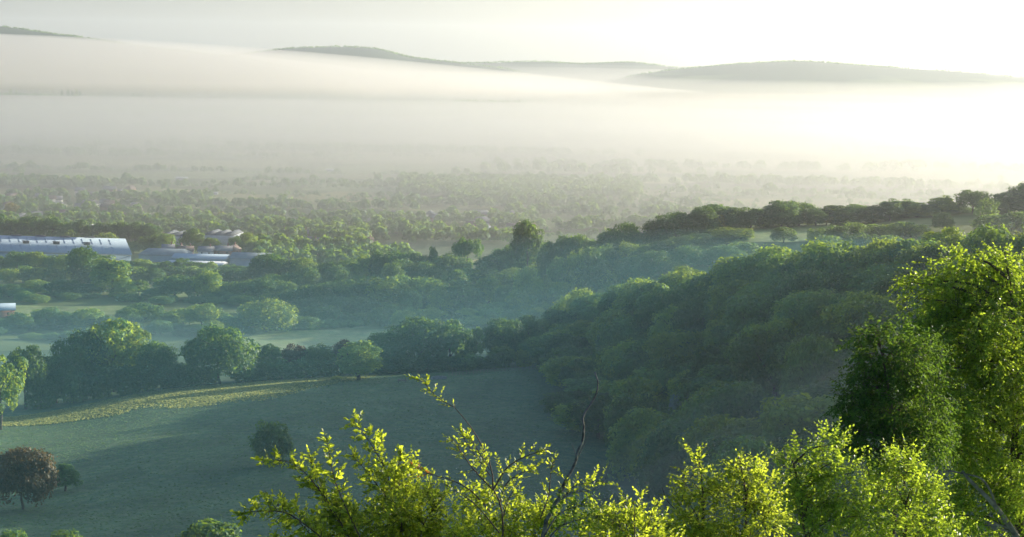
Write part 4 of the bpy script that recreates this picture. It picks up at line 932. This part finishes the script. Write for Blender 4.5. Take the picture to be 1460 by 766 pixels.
# beech shrub on the left
rs = np.random.RandomState(21); D1 = 24.0
e, o = plant('beech_shrub', 545, D1, 'sunlit beech shrub with upright leafy sprigs at the bottom, left of the bare stem'); LV = Leaves(); mb = MB(); root = o + [0, 0, -0.15]
hub = P(560, 790, D1)
mb.tube([root, root*.5+hub*.5+[.1, 0, 0], hub], [.05, .04, .03], 8)
for pxs, dj, tw, t0 in [
    ([(340, 732), (366, 729), (402, 730), (440, 752), (490, 800)], .25, .20, .1),
    ([(378, 700), (388, 713), (404, 726), (430, 748), (470, 800)], .25, .24, .2),
    ([(368, 656), (404, 657), (432, 672), (453, 696), (475, 727), (500, 770), (520, 800)], .3, .21, .05),
    ([(440, 645), (446, 668), (456, 700), (480, 740), (520, 800)], .3, .16, .2),
    ([(465, 622), (470, 650), (476, 680), (488, 712), (520, 780)], .3, .15, .15),
    ([(500, 598), (517, 616), (533, 640), (546, 662), (556, 690), (566, 720), (575, 790)], .25, .23, .05),
    ([(498, 646), (514, 662), (538, 692), (563, 730), (575, 790)], .25, .22, .1),
    ([(572, 640), (568, 665), (570, 700), (575, 790)], .25, .20, .25),
    ([(610, 690), (600, 705), (590, 735), (580, 795)], .25, .22, .2),
    ([(640, 700), (628, 715), (605, 745), (590, 800)], .25, .22, .2)]:
    q = wpath([p_ for p_ in pxs], D1 + rs.uniform(-.7, .7), dj*.3, rs)
    spray(LV, mb, q, rs, .012, t0, tw); mb.tube([hub, hub*.4 + q[0]*.6 + [0, 0, -.05], q[0]], [.02, .016, .012], 6)
fill(LV, mb, [(560, 690, 34, 26, .3), (575, 735, 60, 34, 0), (500, 755, 60, 26, .4), (440, 768, 50, 22, .2), (640, 750, 50, 30, .3), (530, 790, 120, 30, .3)], D1, rs, .22, .062, .8, .2)
mb.build('stem', TWIG, e, True, o)
LV.build('foliage', BEECH, rs, e, o)

# slender sapling in the middle, with the orange leaves and the bare leaning stem
rs = np.random.RandomState(22); D2 = 23.0
e, o = plant('beech_sapling', 716, D2, 'slender beech sapling with a long bare shoot tipped by yellow leaves', 'tree'); LV = Leaves(); mb = MB(); LO = Leaves(); root = o + [0, 0, -0.15]
main = wpath([(648, 581), (672, 610), (691, 644), (702, 675), (703, 699), (715, 721), (717, 764), (716, 800)], D2, .02, rs)
pts, _ = smooth_path([root] + main); mb.tube(pts, np.linspace(.028, .004, len(pts)), 7)
tip = wpath([(601, 541), (612, 555), (626, 568), (648, 581)], D2-.1); spray(LV, mb, [main[-1]] + tip[1:], rs, .005, .0, .13, .05, .058, False)
for pxs, r0, t0, tw, ev in [
    ([(643, 622), (657, 644), (675, 669), (703, 699)], .011, .2, .2, .06), ([(655, 612), (665, 632), (680, 652), (700, 680)], .007, .2, .2, .06), ([(668, 618), (680, 640), (698, 670)], .006, .1, .16, .06),
    ([(602, 668), (620, 678), (642, 684), (666, 696), (700, 730)], .011, .15, .13, .075), ([(632, 690), (650, 700), (680, 722), (712, 760)], .01, .2, .14, .07),
    ([(780, 641), (752, 650), (725, 665), (703, 699)], .011, .25, .17, .055), ([(770, 662), (748, 672), (722, 690), (712, 720)], .009, .2, .18, .06),
    ([(792, 653), (785, 676), (783, 702), (770, 740)], .008, .1, .13, .07), ([(740, 690), (728, 706), (716, 740)], .008, .1, .2, .06)]:
    spray(LV, mb, wpath(pxs, D2 + rs.uniform(-.3, .3), .06, rs), rs, r0, t0, tw, ev, .058)
q = wpath([(591, 665), (602, 672), (618, 678)], D2-.1); spray(LO, mb, q, rs, .005, .0, .09, .06, .05, False)
fill(LV, mb, [(705, 730, 50, 26, .3), (690, 765, 60, 26, .2), (750, 745, 34, 34, .4)], D2, rs, .2, .06, .7, .2)
mb.build('stem', TWIG, e, True, o); LV.build('foliage', BEECH, rs, e, o); LO.build('orange_leaves', AUTUMN, rs, e, o)

rs = np.random.RandomState(23)
e, o = plant('leaning_sapling', 778, D2, 'leaning lichen grey sapling whose bare crooked top rises above the leaves', 'tree'); LV = Leaves(); mb = MB(); LD = Leaves(); root = o + [0, 0, -.15]
pts, _ = smooth_path([root] + wpath([(848, 531), (853, 548), (851, 562), (839, 579), (831, 598), (832, 619), (826, 638), (820, 659), (808, 687), (792, 718), (780, 742), (774, 764), (770, 800)], D2), 60)
pts[8:-1] += rs.randn(len(pts)-9, 3)*.006
mb.tube(pts, np.interp(np.linspace(0, 1, 60), [0, .5, .75, 1], [.045, .036, .020, .007]), 7)
for pxs, r in [([(859, 551), (851, 562)], .004), ([(840, 565), (842, 578), (838, 582)], .003), ([(839, 622), (833, 634), (825, 650)], .009), ([(815, 633), (820, 646), (821, 655)], .005), ([(857, 540), (853, 548)], .002),
               ([(866, 672), (860, 690), (840, 700), (814, 702), (795, 715)], .008), ([(868, 684), (862, 690)], .003)]:
    p_, _ = smooth_path(wpath(pxs, D2)); mb.tube(p_, np.linspace(r, .002, len(p_)), 5)
spray(LV, mb, wpath([(862, 686), (842, 688), (822, 692), (800, 712)], D2, .05, rs), rs, .008, .1, .15, .05, .058, False)
spray(LV, mb, wpath([(845, 694), (825, 700), (806, 708), (790, 720)], D2-.2, .05, rs), rs, .008, .1, .15, .055, .058, False)
spray(LV, mb, wpath([(800, 676), (806, 690), (798, 712)], D2+.1), rs, .006, .1, .13, .06, .058)
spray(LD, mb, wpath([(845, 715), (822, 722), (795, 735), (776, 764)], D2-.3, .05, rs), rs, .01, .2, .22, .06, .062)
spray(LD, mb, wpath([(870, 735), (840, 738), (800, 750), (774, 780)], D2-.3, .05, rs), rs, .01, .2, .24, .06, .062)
fill(LV, mb, [(760, 760, 50, 30, .5), (820, 760, 60, 30, .3)], D2, rs, .2, .06, .8, .2)
mb.build('stem', LICHEN, e, True, o); LV.build('foliage', BEECH, rs, e, o); LD.build('shaded_foliage', BIRCHD, rs, e, o)  # the shaded leaves are dark by colour, using the darkened birch leaf

rs = np.random.RandomState(24)
e, o = plant('beech_shrub', 905, 22.5, 'small dark beech shrub between the leaning sapling and the yellow saplings'); LV = Leaves(); mb = MB()
for pxs in [[(920, 698), (912, 712), (905, 735), (900, 800)], [(890, 706), (892, 725), (898, 800)], [(940, 714), (930, 732), (912, 800)], [(903, 712), (905, 740), (904, 800)], [(870, 740), (885, 752), (900, 800)], [(950, 738), (930, 755), (910, 800)]]:
    spray(LV, mb, wpath(pxs, 22.5 + rs.uniform(-.3, .3)), rs, .009, .05, .17, .06, .06)
fill(LV, mb, [(905, 760, 55, 26, 0), (860, 768, 40, 20, .2), (945, 770, 30, 20, .2)], 22.5, rs, .2, .06, .8, .2)
mb.tube([o + [0, 0, -.15], P(904, 800, 22.5)], [.03, .02], 6); mb.build('stem', TWIG, e, True, o); LV.build('foliage', BEECH, rs, e, o)

# two bright yellow green saplings
def sapling(name, seed, px, d, label, apex, blobs, mat, leaf=.06, droop=.5, twig=.28, stems=(), dens=1.0, barkm=None):
    rs = np.random.RandomState(seed); e, o = plant(name, px, d, label, 'tree'); LV = Leaves(); mb = MB()
    pts, _ = smooth_path([o + [0, 0, -.2], o*.5 + P(px, 790, d)*.5, P(px, 790, d)] + wpath(apex, d)); mb.tube(pts, np.linspace(.05, .005, len(pts)), 7)
    spray(LV, mb, pts[len(pts)//3:], rs, .012, .05, .3, .08, leaf, True, droop)
    for b in blobs:
        c = P(b[0], b[1], d + (b[4] if len(b) > 4 else 0)); k = int(np.argmin(np.abs(pts[:, 2] - (c[2] - .35)))); s = pts[k]
        p_, _ = smooth_path([s, s*.5 + c*.5 + [0, 0, .08], c]); mb.tube(p_, np.linspace(.016, .004, len(p_)), 5)
    fill(LV, mb, blobs, d, rs, twig, leaf, dens, droop)
    for st in stems:
        p_, _ = smooth_path(wpath(st[0], d)); mb.tube(p_, np.linspace(st[1], .003, len(p_)), 5)
    mb.build('stem', barkm or TWIG, e, True, o); LV.build('foliage', mat, rs, e, o); return e

sapling('ash_sapling', 31, 1000, 24.5, 'pale yellow green sapling with a pointed top, left of its twin', [(996, 642), (998, 665), (1002, 700), (1002, 760)], [(996, 668, 14, 12), (990, 690, 26, 16), (1006, 708, 34, 18), (985, 722, 28, 18), (1010, 740, 46, 26), (975, 750, 32, 22), (990, 785, 60, 30)], ASH, stems=[([(975, 668), (976, 700), (978, 760)], .006), ([(944, 695), (950, 712), (962, 726)], .005)], dens=.75)
sapling('ash_sapling', 32, 1062, 24.5, 'pale yellow green sapling with a rounded top, right of its twin', [(1054, 653), (1058, 675), (1064, 710), (1064, 760)], [(1056, 668, 14, 12), (1070, 680, 26, 18), (1052, 698, 30, 18), (1082, 702, 28, 22), (1062, 728, 46, 26), (1088, 745, 34, 26), (1062, 775, 60, 32)], ASH, dens=.75)
sapling('birch_sapling', 33, 1150, 26, 'bushy bright birch sapling with two leafy tops below the big birch', [(1128, 642), (1132, 668), (1140, 700), (1148, 760)], [(1128, 655, 20, 14), (1116, 664, 14, 10), (1138, 680, 34, 22), (1186, 634, 16, 14), (1196, 655, 30, 22), (1178, 668, 28, 22), (1212, 675, 26, 18), (1160, 700, 44, 28), (1130, 715, 34, 28), (1205, 705, 34, 26), (1165, 740, 60, 32), (1230, 735, 40, 30), (1180, 775, 90, 36)], BIRCH, .06, stems=[([(1160, 647), (1170, 642), (1186, 640)], .004)], dens=.68)
sapling('birch_sapling', 34, 1292, 26.5, 'bright yellow green birch sapling glowing under the dark birch crown', [(1290, 652), (1290, 690), (1292, 760)], [(1285, 665, 36, 22), (1310, 682, 40, 24), (1265, 690, 36, 26), (1300, 715, 52, 30), (1262, 735, 36, 28), (1325, 745, 40, 30), (1295, 775, 80, 36)], BIRCH, .06, dens=.62)

# big birch at the right edge, and the darker birch in front of its left flank
rs = np.random.RandomState(41); D3 = 31.0
e, o = plant('birch_tree', 1452, D3, 'big sunlit birch filling the right edge, pale limbs showing low in its crown', 'tree'); LV = Leaves(); mb = MB()
trunk, _ = smooth_path([o + [0, 0, -.3], P(1456, 770, D3), P(1448, 720, D3), P(1446, 640, D3), P(1450, 560, D3+.1), P(1446, 480, D3+.1), P(1440, 400, D3), P(1432, 358, D3)], 40)
mb.tube(trunk, np.linspace(.14, .012, 40), 9)
big = [(1432, 371, 16, 11), (1425, 385, 30, 20), (1378, 368, 20, 8, -.3), (1365, 385, 40, 16, -.2), (1330, 400, 30, 10, -.3, .8), (1300, 403, 8, 4, -.3), (1345, 425, 40, 22), (1405, 420, 46, 32), (1450, 400, 34, 36, .4), (1490, 420, 50, 50, .4), (1318, 448, 30, 18, -.2), (1308, 425, 16, 10, -.2, .8), (1335, 470, 34, 24, -.3), (1390, 450, 50, 34, -.4), (1415, 520, 50, 40, -.5), (1370, 600, 44, 36, -.5), (1312, 482, 30, 26, -.5), (1330, 525, 40, 34, -.6), (1342, 575, 44, 38, -.7), (1352, 640, 46, 38, -.5), (1350, 462, 44, 30), (1420, 470, 56, 44, .3), (1330, 490, 30, 24, .1), (1372, 515, 50, 38, .2), (1440, 530, 54, 48), (1495, 520, 46, 60, .3), (1345, 555, 44, 40, .3), (1400, 580, 56, 44, -.2), (1460, 600, 50, 50, -.3), (1340, 620, 46, 36, .5), (1390, 645, 54, 34, .2), (1450, 670, 40, 40, .3), (1510, 630, 50, 60), (1400, 715, 46, 34, -.5), (1365, 735, 40, 36, -.4), (1440, 750, 50, 30, -.3), (1530, 730, 60, 50), (1462, 650, 34, 34, -1.0), (1468, 715, 26, 34, -1.1), (1432, 690, 22, 18, -.2)]
for b in big:
    c = P(b[0], b[1], D3 + (b[4] if len(b) > 4 else 0)); k = int(np.argmin(np.abs(trunk[:, 2] - (c[2] - .22*abs(c[0]-trunk[20][0]) - .2)))); s = trunk[k]
    m = s*.45 + c*.55 + np.array([0, 0, .10])*np.linalg.norm(c-s)
    p_, _ = smooth_path([s, s*.6+m*.4, m, c]); mb.tube(p_, np.linspace(.035, .006, len(p_)), 5)
fill(LV, mb, big, D3, rs, .34, .064, 1.25, .9, .03, .05)
mb.build('limbs', BARK, e, True, o); mb = MB()
for pxs, r in [([(1372, 672), (1380, 682), (1400, 702), (1418, 721), (1436, 745), (1450, 766)], .05), ([(1378, 676), (1398, 682), (1412, 700), (1420, 722)], .022), ([(1330, 672), (1352, 672), (1376, 676)], .014), ([(1395, 752), (1420, 748), (1446, 757)], .02)]:
    p_, _ = smooth_path([P(x, y, D3-.9) for x, y in pxs[::-1]]); mb.tube(p_, np.linspace(r, r*.45, len(p_)), 7)
mb.build('pale_limb', PALE_BARK, e, True, o); LV.build('crown', BIRCH, rs, e, o)

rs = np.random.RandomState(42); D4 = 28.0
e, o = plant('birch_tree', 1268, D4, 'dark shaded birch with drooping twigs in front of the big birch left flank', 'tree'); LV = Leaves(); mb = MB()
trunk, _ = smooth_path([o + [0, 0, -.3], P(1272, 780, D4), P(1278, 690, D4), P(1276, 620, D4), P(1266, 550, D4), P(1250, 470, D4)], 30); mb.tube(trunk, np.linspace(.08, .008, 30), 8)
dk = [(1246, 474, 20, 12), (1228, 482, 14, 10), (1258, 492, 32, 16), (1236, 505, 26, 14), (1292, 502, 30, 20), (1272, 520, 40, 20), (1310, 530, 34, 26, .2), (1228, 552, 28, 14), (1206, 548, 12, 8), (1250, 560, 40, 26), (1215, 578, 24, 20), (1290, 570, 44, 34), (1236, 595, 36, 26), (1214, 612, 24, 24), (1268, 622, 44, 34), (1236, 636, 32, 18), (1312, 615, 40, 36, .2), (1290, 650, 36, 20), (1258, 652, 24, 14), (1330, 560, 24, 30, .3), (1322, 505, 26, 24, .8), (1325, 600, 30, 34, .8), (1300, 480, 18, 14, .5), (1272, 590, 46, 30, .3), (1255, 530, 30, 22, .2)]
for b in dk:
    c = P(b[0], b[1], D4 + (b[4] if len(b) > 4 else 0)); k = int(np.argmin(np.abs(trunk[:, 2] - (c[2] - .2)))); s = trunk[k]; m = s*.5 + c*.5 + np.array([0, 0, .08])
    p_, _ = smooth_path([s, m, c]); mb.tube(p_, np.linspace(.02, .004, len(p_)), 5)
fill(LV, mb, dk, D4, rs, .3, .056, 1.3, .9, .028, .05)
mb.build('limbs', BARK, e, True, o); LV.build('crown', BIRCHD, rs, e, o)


# ------------------------------------------------------------------ air: one thin haze round everything, and the mist lying in the valley
def volume_box(name, lo, hi, mat):
    lo = np.array(lo); hi = np.array(hi); mb = MB(); mb.box((lo+hi)/2, hi-lo); o = mb.build(name, mat); return tag(o, kind='stuff')
volume_box('haze', (-24500, -160, -40), (24500, 17500, 420), volume_mat('haze_air', 5.5e-5, (0.86, 0.945, 1.0), 0.65))

def mist(cx, cy, rx, ry, ztop, dens, rot=0.0, col=(1, 1, 1), seed=0, bump=0.12, zbot=-20, g=0.75, pw=1.0, rough=0):
    rs = np.random.RandomState(seed); n, m = 72, 26; V = []; nz = [(rs.uniform(1, 4), rs.uniform(1, 4), rs.uniform(0, 6)) for _ in range(5)]
    for j in range(m+1):
        r = (j/m)
        for i in range(n):
            a = 2*PI*i/n; u, v = r*math.cos(a), r*math.sin(a)
            edge = 1 + 0.10*math.sin(3*a+seed) + 0.06*math.sin(7*a+2*seed)
            w = sum(math.sin(p*u*3+q*v*3+t) for p, q, t in nz)/5
            z = zbot + (ztop-zbot)*(1-r**2.2)**pw*(1 + bump*w*(1-r))
            x, y = u*rx*edge, v*ry*edge
            V.append((cx + x*math.cos(rot) - y*math.sin(rot), cy + x*math.sin(rot) + y*math.cos(rot), max(z, zbot+.01) if j < m else zbot))
    k = len(V); V += [(cx, cy, zbot-1.0)]
    Q = [(j*n+i, j*n+(i+1) % n, (j+1)*n+(i+1) % n, (j+1)*n+i) for j in range(1, m) for i in range(n)]
    T3 = [(0, n+(i+1) % n, n+i) for i in range(n)] + [(k, m*n+i, m*n+(i+1) % n) for i in range(n)]
    o = obj('mist', mesh_np('mist', V, [np.array(Q)[:, ::-1], np.array(T3)[:, ::-1]], volume_mat('mist_air', dens, col, g)))
    return tag(o, 'bank of pale morning mist lying in the valley', 'mist', kind='stuff')
BL = (0.84, 0.93, 1.0)
CR = (0.56, 0.545, 0.515)
mist(0, 2900, 3400, 1950, 84, 7.0e-4, 0, (0.70, 0.72, 0.71), 1)                  # the air over the near valley
mist(-300, 4100, 3000, 2600, 44, 1.1e-3, 0.02, (0.58, 0.56, 0.525), 2)                              # low sheet across the plain
mist(900, 4900, 1500, 2400, 66, 7e-4, 0.1, CR, 3)                                # thick bank on the right
mist(-200, 9600, 6500, 4200, 100, 1.1e-3, 0, (0.64, 0.62, 0.585), 4)                              # deep fog at the feet of the far hills
mist(-300, 9300, 6500, 3200, 122, 2.2e-4, 0, CR, 9)                              # its thin upper layer
mist(-2350, 7000, 3000, 2500, 206, 1.1e-3, 0, (0.84, 0.815, 0.77), 10, pw=1.2, bump=0.03, zbot=42)
mist(0, 2500, 3400, 1380, 64, 8e-4, 0, (0.67, 0.675, 0.675), 11)                # thicker again over the town                    # higher against the left hill
for k, (x, y, rx, ry, zt, dn) in enumerate([(-900, 3500, 900, 150, 20, 3.2e-3), (-200, 4300, 1300, 190, 24, 3e-3), (500, 3300, 800, 140, 18, 3.2e-3), (-1200, 5600, 1400, 260, 28, 2.6e-3),
                                        (900, 4000, 900, 180, 26, 3e-3), (100, 2750, 620, 90, 15, 3.2e-3), (-700, 2500, 480, 80, 13, 3e-3), (650, 2350, 420, 90, 16, 3e-3)]):
    mist(x, y, rx, ry, zt, dn, 0.05*math.sin(k*2.1), CR, 20+k, bump=0.5, zbot=-6)     # low wisps lying across the fields
mist(0, 400, 800, 560, 102, 2.3e-4, 0, (0.22, 0.76, 1.0), 12, g=0.3)                 # near haze tinted blue, the cool light of the shade put into its colour
mist(60, 820, 420, 180, 48, 3e-4, 0, (0.5, 0.82, 1.0), 5)                                    # hollow behind the hedgerow and the wood
mist(-230, 830, 260, 160, 34, 8e-4, 0, (0.6, 0.85, 1.0), 6)
mist(80, 330, 120, 110, 92, 2.2e-3, -0.4, BL, 7, zbot=20)                        # hanging before the hillside wood
mist(260, 900, 280, 150, 72, 7e-4, 0.2, BL, 8)                                 # between the wood and the far ridge

# ------------------------------------------------------------------ sky, sun, camera
w = bpy.data.worlds.new('World'); SC.world = w; w.use_nodes = True
nt = w.node_tree; bg = nt.nodes['Background']
sky = nt.nodes.new('ShaderNodeTexSky'); sky.sky_type = 'NISHITA'; sky.sun_disc = False
sky.sun_elevation = SUN_EL; sky.sun_rotation = SUN_AZ; sky.air_density = 0.6; sky.dust_density = 2.8; sky.ozone_density = 2.0; sky.altitude = 100
nt.links.new(sky.outputs[0], bg.inputs['Color']); bg.inputs['Strength'].default_value = 0.12

sd = bpy.data.lights.new('sun', 'SUN'); sd.energy = 4.7; sd.angle = R(0.5); sd.color = (1.0, 0.87, 0.66)
so = bpy.data.objects.new('sun', sd); link(so)
from mathutils import Vector, Matrix
dv = Vector((math.sin(SUN_AZ)*math.cos(SUN_EL), math.cos(SUN_AZ)*math.cos(SUN_EL), math.sin(SUN_EL)))
so.rotation_euler = dv.to_track_quat('Z', 'Y').to_euler(); so.location = (300, 300, 900)

cd = bpy.data.cameras.new('camera'); cam = bpy.data.objects.new('camera', cd); link(cam)
cd.sensor_width = 36; cd.sensor_fit = 'HORIZONTAL'; cd.lens = 36*F/1460; cd.clip_start = 0.5; cd.clip_end = 60000
cam.matrix_world = Matrix(((RT[0], UP[0], -FWD[0], EYE[0]), (RT[1], UP[1], -FWD[1], EYE[1]), (RT[2], UP[2], -FWD[2], EYE[2]), (0, 0, 0, 1)))
SC.camera = cam

SC.render.engine = 'CYCLES'
cy = SC.cycles
cy.use_denoising = True; cy.max_bounces = 9; cy.diffuse_bounces = 5; cy.glossy_bounces = 2; cy.transmission_bounces = 5; cy.transparent_max_bounces = 16; cy.volume_bounces = 2
cy.caustics_reflective = False; cy.caustics_refractive = False; cy.sample_clamp_indirect = 6
try: cy.denoiser = 'OPENIMAGEDENOISE'
except Exception: pass
SC.view_settings.view_transform = 'Standard'; SC.view_settings.look = 'None'; SC.view_settings.exposure = 1.2; SC.view_settings.gamma = 1.0
